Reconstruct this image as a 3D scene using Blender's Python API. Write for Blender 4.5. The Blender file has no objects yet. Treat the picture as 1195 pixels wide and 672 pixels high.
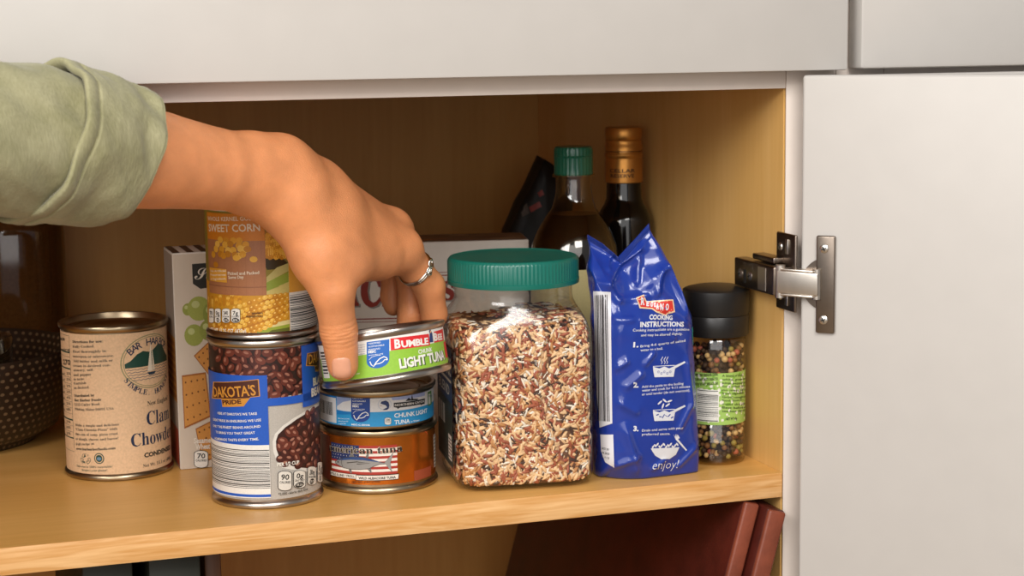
import bpy, bmesh, math, random
import numpy as np
from mathutils import Vector, Matrix, noise
from mathutils.geometry import tessellate_polygon
PI = math.pi
C = bpy.context.scene.collection
rnd = random.Random(7)

# ---------------------------------------------------------------- camera
FOC, YAW, PIT, ROL = 2100.92, 0.3175, 0.1381, -0.0132      # focal length in px of a 1195 px wide frame
CAM = Vector((-0.5771, -1.1391, 0.3121))
FW = Vector((math.sin(YAW)*math.cos(PIT), math.cos(YAW)*math.cos(PIT), -math.sin(PIT)))
_r = Vector((math.cos(YAW), -math.sin(YAW), 0)); _u = _r.cross(FW)
RT = _r*math.cos(ROL) + _u*math.sin(ROL)
UP = -_r*math.sin(ROL) + _u*math.cos(ROL)
def ray(x, y): return FW + RT*((x-597.5)/FOC) - UP*((y-336)/FOC)
def onz(x, y, z=0.0):
    d = ray(x, y); return CAM + d*((z-CAM.z)/d.z)
def ony(x, y, Y=0.0):
    d = ray(x, y); return CAM + d*((Y-CAM.y)/d.y)
def onx(x, y, X=0.0):
    d = ray(x, y); return CAM + d*((X-CAM.x)/d.x)
def ppm(p): return FOC/((Vector(p)-CAM).dot(FW))            # image px per metre at p

cam = bpy.data.cameras.new('camera'); co = bpy.data.objects.new('camera', cam); C.objects.link(co)
cam.sensor_width = 36; cam.lens = FOC/1195*36; cam.clip_start = .05
m = Matrix((RT, UP, -FW)).transposed().to_4x4(); m.translation = CAM; co.matrix_world = m
cam.dof.use_dof = True; cam.dof.focus_distance = 1.22; cam.dof.aperture_fstop = 13.0
bpy.context.scene.camera = co

# ---------------------------------------------------------------- materials
def lin(h):
    h = h.lstrip('#'); o = []
    for i in (0, 2, 4):
        c = int(h[i:i+2], 16)/255; o.append(c/12.92 if c <= .04045 else ((c+.055)/1.055)**2.4)
    return (*o, 1)
MATS = {}
def mat(name, col='#808080', rough=.5, metal=0., spec=.5, noise_amt=0., nscale=200., bump=0., bscale=400., coat=0., sss=0., trans=0., ior=1.45, stretch=(1,1,1), bdist=.001, alpha=1.):
    if name in MATS: return MATS[name]
    M = bpy.data.materials.new(name); M.use_nodes = True; MATS[name] = M
    nt = M.node_tree; b = nt.nodes['Principled BSDF']; I = b.inputs
    I['Base Color'].default_value = lin(col); I['Roughness'].default_value = rough; I['Metallic'].default_value = metal
    I['Specular IOR Level'].default_value = spec; I['Coat Weight'].default_value = coat; I['Coat Roughness'].default_value = .12
    I['IOR'].default_value = ior; I['Transmission Weight'].default_value = trans; I['Alpha'].default_value = alpha
    if sss:
        I['Subsurface Weight'].default_value = sss; I['Subsurface Radius'].default_value = (1, .35, .18); I['Subsurface Scale'].default_value = .006
    if noise_amt or bump:
        tc = nt.nodes.new('ShaderNodeTexCoord'); mp = nt.nodes.new('ShaderNodeMapping'); mp.inputs['Scale'].default_value = stretch
        nt.links.new(tc.outputs['Object'], mp.inputs['Vector'])
    if noise_amt:
        n = nt.nodes.new('ShaderNodeTexNoise'); n.inputs['Scale'].default_value = nscale; n.inputs['Detail'].default_value = 5
        nt.links.new(mp.outputs[0], n.inputs['Vector'])
        mr = nt.nodes.new('ShaderNodeMapRange'); mr.inputs['From Min'].default_value = .3; mr.inputs['From Max'].default_value = .7
        mr.inputs['To Min'].default_value = 1-noise_amt; mr.inputs['To Max'].default_value = 1+noise_amt
        nt.links.new(n.outputs['Fac'], mr.inputs['Value'])
        mx = nt.nodes.new('ShaderNodeVectorMath'); mx.operation = 'SCALE'; mx.inputs[0].default_value = lin(col)[:3]
        nt.links.new(mr.outputs[0], mx.inputs['Scale']); nt.links.new(mx.outputs[0], I['Base Color'])
    if bump:
        n2 = nt.nodes.new('ShaderNodeTexNoise'); n2.inputs['Scale'].default_value = bscale; n2.inputs['Detail'].default_value = 4
        nt.links.new(mp.outputs[0], n2.inputs['Vector'])
        bp = nt.nodes.new('ShaderNodeBump'); bp.inputs['Strength'].default_value = bump; bp.inputs['Distance'].default_value = bdist
        nt.links.new(n2.outputs['Fac'], bp.inputs['Height']); nt.links.new(bp.outputs[0], I['Normal'])
    return M
def ink(h, rough=.45, coat=0.):
    """printed ink of one colour on a label"""
    return mat('ink_'+h.lstrip('#')+('_g' if rough != .45 else ''), h, rough=rough, noise_amt=.05, nscale=900, coat=coat)
def foil(h, rough=.3): return mat('foil_'+h.lstrip('#'), h, rough=rough, metal=.75)
def wood(name, c1, c2, rough, axis, scale=9., fine=60.):
    if name in MATS: return MATS[name]
    M = bpy.data.materials.new(name); M.use_nodes = True; MATS[name] = M
    nt = M.node_tree; b = nt.nodes['Principled BSDF']
    tc = nt.nodes.new('ShaderNodeTexCoord'); mp = nt.nodes.new('ShaderNodeMapping')
    s = [1, 1, 1]; s[axis] = .06; mp.inputs['Scale'].default_value = s
    nt.links.new(tc.outputs['Object'], mp.inputs['Vector'])
    n1 = nt.nodes.new('ShaderNodeTexNoise'); n1.inputs['Scale'].default_value = scale; n1.inputs['Detail'].default_value = 3; n1.inputs['Distortion'].default_value = 1.2
    n2 = nt.nodes.new('ShaderNodeTexNoise'); n2.inputs['Scale'].default_value = fine*scale/2; n2.inputs['Detail'].default_value = 4
    nt.links.new(mp.outputs[0], n1.inputs['Vector']); nt.links.new(mp.outputs[0], n2.inputs['Vector'])
    w = nt.nodes.new('ShaderNodeMath'); w.operation = 'MULTIPLY'; w.inputs[1].default_value = 14
    nt.links.new(n1.outputs['Fac'], w.inputs[0])
    sn = nt.nodes.new('ShaderNodeMath'); sn.operation = 'SINE'; nt.links.new(w.outputs[0], sn.inputs[0])
    ad = nt.nodes.new('ShaderNodeMath'); ad.operation = 'MULTIPLY_ADD'; ad.inputs[1].default_value = .22; 
    nt.links.new(sn.outputs[0], ad.inputs[0]); nt.links.new(n2.outputs['Fac'], ad.inputs[2])
    mx = nt.nodes.new('ShaderNodeMix'); mx.data_type = 'RGBA'; mx.inputs[6].default_value = lin(c1); mx.inputs[7].default_value = lin(c2)
    nt.links.new(ad.outputs[0], mx.inputs[0]); nt.links.new(mx.outputs[2], b.inputs['Base Color'])
    b.inputs['Roughness'].default_value = rough
    return M
def clear(name, tint='#ffffff', rough=.04, gl=.14):
    """thin clear plastic or glass wall: a see-through sheet with a reflection that grows at grazing angles"""
    if name in MATS: return MATS[name]
    M = bpy.data.materials.new(name); M.use_nodes = True; MATS[name] = M
    nt = M.node_tree; nt.nodes.remove(nt.nodes['Principled BSDF']); out = nt.nodes['Material Output']
    t = nt.nodes.new('ShaderNodeBsdfTransparent'); t.inputs['Color'].default_value = lin(tint)
    g = nt.nodes.new('ShaderNodeBsdfGlossy'); g.inputs['Roughness'].default_value = rough
    lw = nt.nodes.new('ShaderNodeLayerWeight'); pw = nt.nodes.new('ShaderNodeMath'); pw.operation = 'POWER'; pw.inputs[1].default_value = 4.5
    mr = nt.nodes.new('ShaderNodeMath'); mr.operation = 'MULTIPLY_ADD'; mr.inputs[1].default_value = .8; mr.inputs[2].default_value = gl; mr.use_clamp = True
    nt.links.new(lw.outputs['Facing'], pw.inputs[0]); nt.links.new(pw.outputs[0], mr.inputs[0])
    mx = nt.nodes.new('ShaderNodeMixShader'); nt.links.new(mr.outputs[0], mx.inputs[0])
    nt.links.new(t.outputs[0], mx.inputs[1]); nt.links.new(g.outputs[0], mx.inputs[2]); nt.links.new(mx.outputs[0], out.inputs['Surface'])
    return M

# ---------------------------------------------------------------- mesh helpers
def obj(name, bm, mats, parent=None, smooth=35, loc=None, rot=None):
    me = bpy.data.meshes.new(name)
    if isinstance(bm, bmesh.types.BMesh): bm.to_mesh(me); bm.free()
    else: me.from_pydata(*bm); me.update()
    for M in (mats if isinstance(mats, (list, tuple)) else [mats]): me.materials.append(M)
    if smooth:
        me.shade_smooth()
        if smooth < 180: me.set_sharp_from_angle(angle=math.radians(smooth))
    o = bpy.data.objects.new(name, me); C.objects.link(o)
    if parent: o.parent = parent
    if loc is not None: o.location = loc
    if rot is not None: o.rotation_euler = rot
    return o
def tag(o, label=None, cat=None, group=None, kind=None):
    for k, v in (('label', label), ('category', cat), ('group', group), ('kind', kind)):
        if v: o[k] = v
    return o
def empty(name, loc=(0,0,0), rot=(0,0,0), **k):
    o = bpy.data.objects.new(name, None); C.objects.link(o); o.location = loc; o.rotation_euler = rot; o.empty_display_size = .02
    return tag(o, **k)
def bx(bm, c, s, M=None, bev=0., seg=2, mi=0):
    """box of size s centred on c, edges rounded by bev, placed through M"""
    r = bmesh.ops.create_cube(bm, size=1); vs = r['verts']
    for v in vs: v.co = Vector((v.co.x*s[0], v.co.y*s[1], v.co.z*s[2]))
    if bev:
        es = list({e for v in vs for e in v.link_edges})
        rr = bmesh.ops.bevel(bm, geom=es, offset=bev, segments=seg, affect='EDGES', profile=.5)
        vs = list({v for f in rr['faces'] for v in f.verts} | {v for v in vs if v.is_valid})
    for v in vs:
        v.co = v.co+Vector(c)
        if M is not None: v.co = M @ v.co
    for f in {f for v in vs for f in v.link_faces}: f.material_index = mi
    return vs
def box_obj(name, c, s, M, parent=None, bev=.001, **k):
    bm = bmesh.new(); bx(bm, c, s, None, bev); return obj(name, bm, M, parent, **k)
def lathe(bm, prof, seg=72, mi=0, M=None, close=True):
    rings = []
    for r, z in prof:
        if r < 1e-6: rings.append([bm.verts.new((0, 0, z))])
        else: rings.append([bm.verts.new((r*math.cos(2*PI*k/seg), r*math.sin(2*PI*k/seg), z)) for k in range(seg)])
    fs = []
    for a, b in zip(rings, rings[1:]):
        for k in range(seg):
            k2 = (k+1) % seg
            if len(a) == 1 and len(b) == 1: continue
            if len(a) == 1: f = bm.faces.new((a[0], b[k2], b[k]))
            elif len(b) == 1: f = bm.faces.new((a[k], a[k2], b[0]))
            else: f = bm.faces.new((a[k], a[k2], b[k2], b[k]))
            f.material_index = mi; fs.append(f)
    if M is not None:
        for ring in rings:
            for v in ring: v.co = M @ v.co
    return fs
def lathe_obj(name, prof, M, parent=None, seg=72, **k):
    bm = bmesh.new(); lathe(bm, prof, seg); bmesh.ops.recalc_face_normals(bm, faces=bm.faces); return obj(name, bm, M, parent, **k)
def cyl(bm, a, b, r, seg=20, mi=0):
    a, b = Vector(a), Vector(b); d = b-a; q = d.to_track_quat('Z', 'Y').to_matrix().to_4x4(); q.translation = a
    lathe(bm, [(0,0),(r,0),(r,d.length),(0,d.length)], seg, mi, q)
def tube(bm, pts, r, seg=10, mi=0, closed=False):
    pts = [Vector(p) for p in pts]; n = len(pts); rings = []; prev = None
    for i, p in enumerate(pts):
        t = (pts[(i+1) % n]-pts[i-1]) if closed else (pts[min(i+1, n-1)]-pts[max(i-1, 0)])
        t.normalize()
        nx = (prev - t*prev.dot(t)).normalized() if prev else t.orthogonal().normalized(); prev = nx; ny = t.cross(nx)
        rr = r[i] if isinstance(r, (list, tuple)) else r
        rings.append([bm.verts.new(p+nx*rr*math.cos(2*PI*k/seg)+ny*rr*math.sin(2*PI*k/seg)) for k in range(seg)])
    L = list(zip(rings, rings[1:]+rings[:1])) if closed else list(zip(rings, rings[1:]))
    for a, b in L:
        for k in range(seg): bm.faces.new((a[k], a[(k+1) % seg], b[(k+1) % seg], b[k])).material_index = mi
    if not closed:
        bm.faces.new(rings[0][::-1]).material_index = mi; bm.faces.new(rings[-1]).material_index = mi

# ---------------------------------------------------------------- printed labels: flat artwork wrapped onto a surface
TXT = {}
def serif(s):
    o = ''
    for ch in s:
        if 'A' <= ch <= 'Z': o += chr(0x1D400+ord(ch)-65)
        elif 'a' <= ch <= 'z': o += chr(0x1D41A+ord(ch)-97)
        elif '0' <= ch <= '9': o += chr(0x1D7CE+ord(ch)-48)
        else: o += ch
    return o
def glyphs(s, bold=0., sp=1.):
    k = (s, bold, sp)
    if k not in TXT:
        cu = bpy.data.curves.new('t', 'FONT'); cu.body = s; cu.size = 1; cu.offset = bold; cu.resolution_u = 2; cu.space_character = sp
        o = bpy.data.objects.new('t', cu); C.objects.link(o)
        me = o.evaluated_get(bpy.context.evaluated_depsgraph_get()).to_mesh()
        v = [(a.co.x, a.co.y) for a in me.vertices]; f = [tuple(p.vertices) for p in me.polygons]
        bpy.data.objects.remove(o); bpy.data.curves.remove(cu)
        xs = [a[0] for a in v] or [0, 1]
        TXT[k] = ([(a[0]-min(xs), a[1]) for a in v], f, max(max(xs)-min(xs), .01))
    return TXT[k]
class Art:
    STEP = .00006
    def __init__(s, hit, place, scale, cut=.002, vcut=0):
        s.hit, s.place, s.scale, s.cut, s.vcut = hit, place, scale, cut, vcut     # pixel -> (u,v); (u,v,offset) -> point; px per metre
        s.bm = bmesh.new(); s.mats = []; s.L = 0.; s.vlim = None
    def mi(s, M):
        if isinstance(M, str): M = ink(M)
        if M not in s.mats: s.mats.append(M)
        return s.mats.index(M)
    def raw(s, pts, faces, M, dz=0.):
        m = s.mi(M); z = s.L+dz
        vs = [s.bm.verts.new((p[0], p[1], z)) for p in pts]
        for f in faces:
            try: g = s.bm.faces.new([vs[i] for i in f]); g.material_index = m
            except ValueError: pass
    def uv(s, px): return [s.hit(*p) for p in px]
    def poly(s, px, M, dz=0., uv=False):
        p = px if uv else s.uv(px)
        t = tessellate_polygon([[Vector((a[0], a[1], 0)) for a in p]])
        s.raw(p, t, M, dz)
    def rect(s, x0, y0, x1, y1, M, dz=0.):                      # level rectangle through two opposite corners (px)
        a, b = s.hit(x0, y0), s.hit(x1, y1)
        s.raw([(a[0], b[1]), (b[0], b[1]), (b[0], a[1]), (a[0], a[1])], [(0, 1, 2, 3)], M, dz)
    def urect(s, u0, v0, u1, v1, M, dz=0.): s.raw([(u0, v0), (u1, v0), (u1, v1), (u0, v1)], [(0, 1, 2, 3)], M, dz)
    def ell(s, cx, cy, rx, ry, M, rot=0., dz=0., n=20, a0=0, a1=2*PI):     # centre px, radii px
        c = s.hit(cx, cy); k = 1/s.scale; co_, si = math.cos(rot), math.sin(rot)
        P = []
        for i in range(n):
            a = a0+(a1-a0)*i/(n if a1-a0 > 6.28 else n-1); x, y = rx*k*math.cos(a), ry*k*math.sin(a)
            P.append((c[0]+x*co_-y*si, c[1]+x*si+y*co_))
        s.raw(P, [tuple(range(n))], M, dz)
    def ring(s, cx, cy, rx, ry, w, M, dz=0., n=32, a0=0, a1=2*PI, rot=0.):
        c = s.hit(cx, cy); k = 1/s.scale; P = []; F = []; co_, si = math.cos(rot), math.sin(rot)
        full = a1-a0 > 6.28
        for i in range(n+(0 if full else 1)):
            a = a0+(a1-a0)*i/n
            for q in (-w/2, w/2):
                x, y = (rx+q)*k*math.cos(a), (ry+q)*k*math.sin(a); P.append((c[0]+x*co_-y*si, c[1]+x*si+y*co_))
        m = len(P)//2
        for i in range(m if full else m-1):
            j = (i+1) % m; F.append((2*i, 2*i+1, 2*j+1, 2*j))
        s.raw(P, F, M, dz)
    def line(s, px, w, M, dz=0.):                                # polyline (px), width px
        p = [Vector(q) for q in s.uv(px)]; h = w/2/s.scale; P = []
        for i, q in enumerate(p):
            t = (p[min(i+1, len(p)-1)]-p[max(i-1, 0)]).normalized(); nn = Vector((-t.y, t.x))*h
            P += [tuple(q+nn), tuple(q-nn)]
        s.raw(P, [(2*i, 2*i+1, 2*i+3, 2*i+2) for i in range(len(p)-1)], M, dz)
    def text(s, t, x0, y0, x1, y1, h, M, bold=.0, ser=False, sp=1., dz=0., skew=0.):
        """text from baseline px (x0,y0) to (x1,y1), capital height h px"""
        if ser: t = serif(t)
        v, f, w = glyphs(t, bold, sp)
        a, b = Vector(s.hit(x0, y0)), Vector(s.hit(x1, y1)); e = (b-a)/w; nn = Vector((-e.y, e.x)).normalized()*(h/s.scale/.69)
        s.raw([tuple(a+e*(q[0]+skew*q[1])+nn*q[1]) for q in v], f, M, dz)
    def build(s, name, parent=None):
        bm = s.bm
        for v_, sg in zip(s.vlim or (), (-1, 1)):
            bmesh.ops.bisect_plane(bm, geom=bm.faces[:]+bm.edges[:]+bm.verts[:], plane_co=(0, v_, 0), plane_no=(0, sg, 0), dist=1e-8, clear_outer=True)
        for ax, st in ((0, s.cut), (1, s.vcut)):
            if not st: continue
            us = [v.co[ax] for v in bm.verts]; k, u1 = min(us)+st, max(us)
            while k < u1:
                g = [f for f in bm.faces if min(v.co[ax] for v in f.verts) < k-1e-7 and max(v.co[ax] for v in f.verts) > k+1e-7]
                if g:
                    es = {e for f in g for e in f.edges}; vs = {v for f in g for v in f.verts}
                    bmesh.ops.bisect_plane(bm, geom=g+list(es)+list(vs), plane_co=((k, 0, 0), (0, k, 0))[ax], plane_no=((1, 0, 0), (0, 1, 0))[ax], dist=1e-8)
                k += st
        bmesh.ops.triangulate(bm, faces=[f for f in bm.faces if len(f.verts) > 4])
        for v in bm.verts: v.co = s.place(v.co.x, v.co.y, v.co.z*s.STEP)
        return obj(name, bm, s.mats, parent, smooth=180 if s.cut else 0)
def cyl_art(M, r, off=.00012, cut=.002):
    """artwork on the side of an upright cylinder of radius r in the frame M; u = 0 faces the lens side"""
    Mi = M.inverted(); cl = Mi @ CAM; phi0 = math.atan2(cl.x, -cl.y)
    def hit(x, y):
        d = Mi.to_3x3() @ ray(x, y); a = d.x*d.x+d.y*d.y; b = cl.x*d.x+cl.y*d.y; c = cl.x**2+cl.y**2-r*r
        t = (-b-math.sqrt(max(b*b-a*c, 0)))/a; p = cl+d*t
        ph = math.atan2(p.x, -p.y)-phi0; ph = (ph+PI) % (2*PI)-PI
        return (ph*r, p.z)
    def place(u, v, o):
        ph = phi0+u/r; R = r+off+o; return Vector((R*math.sin(ph), -R*math.cos(ph), v))
    return Art(hit, place, ppm(M.translation+(CAM-M.translation).normalized()*r), cut)
def flat_art(O, U, V, N, off=.0002, scale=None):
    """artwork on the plane through O with axes U (right) and V (up), facing N"""
    O, U, V, N = map(Vector, (O, U, V, N))
    def hit(x, y):
        d = ray(x, y); p = CAM+d*((O-CAM).dot(N)/d.dot(N))-O; return (p.dot(U), p.dot(V))
    return Art(hit, lambda u, v, o: O+U*u+V*v+N*(off+o), scale or ppm(O), 0)
def barcode(a, x0, y0, x1, y1, M='#20201f', bars=18, vertical=True, seed=1, jit=.6):
    """bar code between two opposite corners (px); vertical = upright bars"""
    q = random.Random(seed); p0, p1 = a.hit(x0, y0), a.hit(x1, y1); n = bars
    for i in range(n):
        c = (i+.5)/n; w = (.2+q.random()*jit)/n/2
        if vertical: a.urect(p0[0]+(p1[0]-p0[0])*(c-w), p1[1], p0[0]+(p1[0]-p0[0])*(c+w), p0[1], M)
        else: a.urect(p0[0], p1[1]+(p0[1]-p1[1])*(c-w), p1[0], p1[1]+(p0[1]-p1[1])*(c+w), M)
# ---------------------------------------------------------------- kitchen cabinet (front plane y = 0, shelf top z = 0, right inner wall x = 0)
WHITE = mat('white_lacquer', '#bfbab4', rough=.36, noise_amt=.015, nscale=40)
WHITE_EDGE = mat('white_edge_band', '#d8ccc2', rough=.45, noise_amt=.02, nscale=60)
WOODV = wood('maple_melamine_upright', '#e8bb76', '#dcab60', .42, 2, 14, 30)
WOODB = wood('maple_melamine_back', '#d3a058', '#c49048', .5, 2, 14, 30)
WOODH = wood('maple_melamine_shelf', '#e4b066', '#d39c50', .34, 0, 14, 30)
WOODF = wood('maple_edge_band', '#efc188', '#c98c44', .45, 0, 150, 6)
CHROME = mat('nickel', '#cdc5bb', rough=.36, metal=1., noise_amt=.05, nscale=120)
DARKNI = mat('dark_nickel', '#85796e', rough=.3, metal=1., noise_amt=.06, nscale=150)
SCREW = mat('screw_steel', '#cfc9c0', rough=.28, metal=1.)
HOLE = mat('screw_slot', '#1c1a18', rough=.6)

fl = box_obj('floor', (-.3, -.6, -.41), (4.2, 3.4, .02), mat('floor_boards', '#9a8468', rough=.5, noise_amt=.12, nscale=6), bev=0); fl['kind'] = 'structure'

cab = empty('kitchen_cabinet', (-.4, .26, -.40), label='white fronted base cabinet standing open with maple shelf inside', cat='cabinet')
cab_off = Vector((.4, -.26, .40))
def cpart(name, c, s, M, bev=.0008, parent=None, **k):
    o = box_obj(name, c, s, M, parent or cab, bev, **k)
    o.location = cab_off if parent is None else (0, 0, 0); return o
cpart('side_panel', (.0185, .2755, .01), (.037, .545, .82), WOODV, 0)
cpart('side_panel', (-.8385, .2755, .01), (.037, .545, .82), WOODV, 0)
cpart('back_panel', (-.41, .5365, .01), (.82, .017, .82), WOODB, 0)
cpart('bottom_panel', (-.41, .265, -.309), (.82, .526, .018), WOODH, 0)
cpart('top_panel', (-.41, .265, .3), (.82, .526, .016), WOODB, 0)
sh = cpart('shelf', (-.41, .2635, -.00885), (.8195, .5258, .0177), WOODH, 0, )
sh['label'] = 'maple shelf board holding the food'
o = box_obj('shelf_edge_band', (-.41, .0003, -.00885), (.8195, .0010, .0177), WOODF, sh, .0005)
cpart('face_stile', (.0194, -.0002, .01), (.0384, .0012, .82), WHITE_EDGE, .0003)
cpart('face_stile', (-.8385, -.0002, .01), (.037, .0012, .82), WHITE_EDGE, .0003)
cpart('top_rail', (-.4094, .0085, .3473), (.8188, .0178, .1454), WHITE_EDGE, .0006)
dr = cpart('drawer', (-.4119, -.0125, .377), (.8965, .019, .18), WHITE, .0012)
dr['label'] = 'wide white slab drawer front'
bm = bmesh.new()
tube(bm, [(-.425, -.022, .372), (-.425, -.046, .372), (-.420, -.051, .372), (-.41, -.053, .372), (-.25, -.053, .372), (-.240, -.051, .372), (-.235, -.046, .372), (-.235, -.022, .372)], .005, 12)
obj('handle', bm, CHROME, dr)

def hinge_door():
    th = math.radians(138); d = Vector((-math.cos(th), -math.sin(th), 0)); n = Vector((-math.sin(th), math.cos(th), 0)); D0 = Vector((.0018, -.0215, 0))
    M = Matrix((d, Vector((0, 0, 1)), n)).transposed().to_4x4(); M.translation = D0      # local x along the door, y up, z out of its inner face
    bm = bmesh.new(); bx(bm, (.19, -.04, -.01), (.38, .648, .0198), None, .0022, 3)
    do = obj('door', bm, WHITE, cab); do.location = cab_off
    do.data.transform(M); do['label'] = 'white door swung wide open'
    # concealed hinge
    h = empty('hinge', cab_off); h.parent = cab
    bm = bmesh.new()                                                                      # plate screwed to the door
    bx(bm, (.0182, .1402, .0016), (.0132, .068, .0034), M, .0011, 3)
    o = obj('door_plate', bm, DARKNI, h)
    bm = bmesh.new()
    ring = [(.0185+.0175*math.cos(a), .1402+.0185*math.sin(a)) for a in [PI/2+PI*k/24 for k in range(25)]]
    for z0 in (.0001, .0013): bm.faces.new([bm.verts.new(M @ Vector((a, b, z0))) for a, b in ring])
    bm.verts.ensure_lookup_table(); nn = len(ring)
    for k in range(nn): bm.faces.new((bm.verts[k], bm.verts[(k+1) % nn], bm.verts[nn+(k+1) % nn], bm.verts[nn+k]))
    bmesh.ops.recalc_face_normals(bm, faces=bm.faces)
    obj('hinge_cup', bm, DARKNI, h)
    for zz in (.1652, .1156):
        bm = bmesh.new(); T = M @ Matrix.Translation((.0172, zz, .0032)); lathe(bm, [(0,.0011),(.0022,.0009),(.0031,.0003),(.0032,0)], 24, 0, T)
        for a in (.4, .4+PI/2): bx(bm, (0, 0, .00105), (.0036, .0008, .0004), T @ Matrix.Rotation(a, 4, 'Z'), 0, mi=1)
        obj('door_screw', bm, [SCREW, HOLE], h)
    bm = bmesh.new()                                                                      # wing of the mounting plate on the cabinet side
    bx(bm, (-.0022, -.0085, .1468), (.0026, .029, .0545), None, .0012, 3)
    bx(bm, (-.0042, -.0120, .1650), (.0012, .0042, .0105), None, .0005, 2, 1)
    bx(bm, (-.0042, -.0120, .1285), (.0012, .0042, .0105), None, .0005, 2, 1)
    for zz in (.1640, .1290):
        T = Matrix.Translation((-.0034, -.0008, zz)) @ Matrix.Rotation(-PI/2, 4, 'Y'); lathe(bm, [(0,.0012),(.0022,.001),(.0030,.0003),(.0031,0)], 24, 1, T)
        bx(bm, (0, 0, .00115), (.0034, .0007, .0004), T @ Matrix.Rotation(.7, 4, 'Z'), 0, mi=2)
    obj('mounting_plate', bm, [DARKNI, SCREW, HOLE], h)
    bm = bmesh.new()                                                                      # arm along the cabinet side
    bx(bm, (-.0098, .0185, .1412), (.0105, .064, .0205), None, .0014, 3)
    bx(bm, (-.006, .012, .1545), (.010, .034, .0042), None, .001, 2)
    for yy, rr in ((.040, .0036), (.024, .0033)):
        T = Matrix.Translation((-.0151, yy, .1405)) @ Matrix.Rotation(-PI/2, 4, 'Y')
        lathe(bm, [(0,.0008),(rr*.7,.0008),(rr,.0002),(rr,0)], 28, 1, T)
        for a in (.3, .3+PI/2): bx(bm, (0, 0, .0009), (rr*1.2, .0008, .0004), T @ Matrix.Rotation(a, 4, 'Z'), 0, mi=2)
    bx(bm, (-.0152, .0325, .1395), (.0005, .0035, .0095), None, 0, mi=2)
    bx(bm, (-.0152, .0045, .1410), (.0006, .0125, .0165), None, .0002, 1, 1)
    obj('hinge_arm', bm, [DARKNI, CHROME, HOLE], h)
    bm = bmesh.new()                                                                      # link between arm and cup
    a, b = Vector((-.0098, -.0135, .1412)), D0+d*.0125+Vector((0, 0, .1405))+n*.004
    e = (b-a); L = e.length; e.normalize(); sd = e.cross(Vector((0, 0, 1))).normalized(); K = Matrix((e, Vector((0, 0, 1)), -sd)).transposed().to_4x4(); K.translation = a
    bx(bm, (L/2, 0, 0), (L+.004, .0165, .0075), K, .0012, 3)
    for yy in (.0088, -.0088): bx(bm, (L/2, yy, 0), (L*.9, .0016, .009), K, .0006, 2)
    cyl(bm, K @ Vector((0, -.0115, 0)), K @ Vector((0, .0115, 0)), .0035, 16)
    cyl(bm, K @ Vector((L, -.0105, 0)), K @ Vector((L, .0105, 0)), .003, 16)
    obj('hinge_link', bm, CHROME, h)
hinge_door()

nb = empty('kitchen_cabinet', (.29, .26, -.40), label='white cabinet at the right edge behind the open door', cat='cabinet')
nbo = Vector((-.29, -.26, .40))
def npart(name, c, s, M, bev=.0008):
    o = box_obj(name, c, s, M, nb, bev); o.location = nbo; return o
npart('side_panel', (.0578, .2755, .01), (.037, .545, .82), WOODV, 0)
npart('side_panel', (.5400, .2755, .01), (.037, .545, .82), WOODV, 0)
npart('face_stile', (.0578, -.0002, .01), (.0376, .0012, .82), WHITE_EDGE, .0003)
npart('back_panel', (.30, .5365, .01), (.446, .017, .82), WOODB, 0)
npart('top_rail', (.30, .0085, .3473), (.4452, .0178, .1454), WHITE_EDGE, .0006)
d2 = npart('drawer', (.302, -.0125, .3775), (.511, .019, .18), WHITE, .0026)
npart('door', (.302, -.0125, -.058), (.511, .019, .683), WHITE, .0015)
# ---------------------------------------------------------------- tins
TIN = mat('tin_plate', '#b5aca2', rough=.28, metal=1., noise_amt=.06, nscale=90)
TIN_WARM = mat('gold_tin_plate', '#a8977c', rough=.3, metal=1., noise_amt=.06, nscale=90)
def can_profile(r, h, drawn=False):
    p = [(0,.0035),(r-.0075,.0035),(r-.0055,.0010),(r-.0042,.0),(r-.0028,.0003),(r-.0014,.0016),(r-.0010,.0032)] if drawn else [(0,.0045),(r-.0075,.0045),(r-.0045,.0025),(r-.0028,.0004),(r-.0012,0),(r+.0003,.0004),(r+.0008,.0016),(r+.0006,.0030),(r-.0002,.0040),(r-.0010,.0048)]
    p += [(r-.0010,h-.0048),(r-.0002,h-.0040),(r+.0006,h-.0030),(r+.0008,h-.0014),(r+.0003,h-.0003),(r-.0008,h),(r-.0020,h-.0004),(r-.0028,h-.0022),(r-.0034,h-.0045),(r-.0046,h-.0052),(r-.0070,h-.0046)]
    p += [(r*.76,h-.0046),(r*.74,h-.0038),(r*.72,h-.0046),(r*.55,h-.0046),(r*.53,h-.0052),(0,h-.0052)]
    return p
def tin(name, r, h, M, metal, label, cat, group=None, pull=False, drawn=False):
    o = lathe_obj(name, can_profile(r, h, drawn), metal, seg=96, smooth=40)
    o.matrix_world = M; tag(o, label, cat, group)
    if pull:
        bm = bmesh.new(); pts = [(.010*math.cos(a)+.012, .008*math.sin(a), h-.0026) for a in [2*PI*k/28 for k in range(28)]]
        tube(bm, pts, .0011, 8, closed=True); bx(bm, (-.002, 0, h-.0030), (.012, .010, .0016), None, .0006); cyl(bm, (-.004, 0, h-.0046), (-.004, 0, h-.0016), .0022, 16)
        obj('pull_tab', bm, metal, o)
    return o
def wrap(a, r, v0, v1, M):
    a.vlim = (v0-1e-6, v1+1e-6); a.urect(-PI*r*.999, v0, PI*r*.999, v1, M)
def bean(a, x, y, rx, ry, rot, c1, c2, dz):
    a.ell(x, y, rx, ry, c1, rot, dz, 14); a.ell(x-rx*.15, y-ry*.28, rx*.5, ry*.34, c2, rot, dz+.06, 9)
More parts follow.
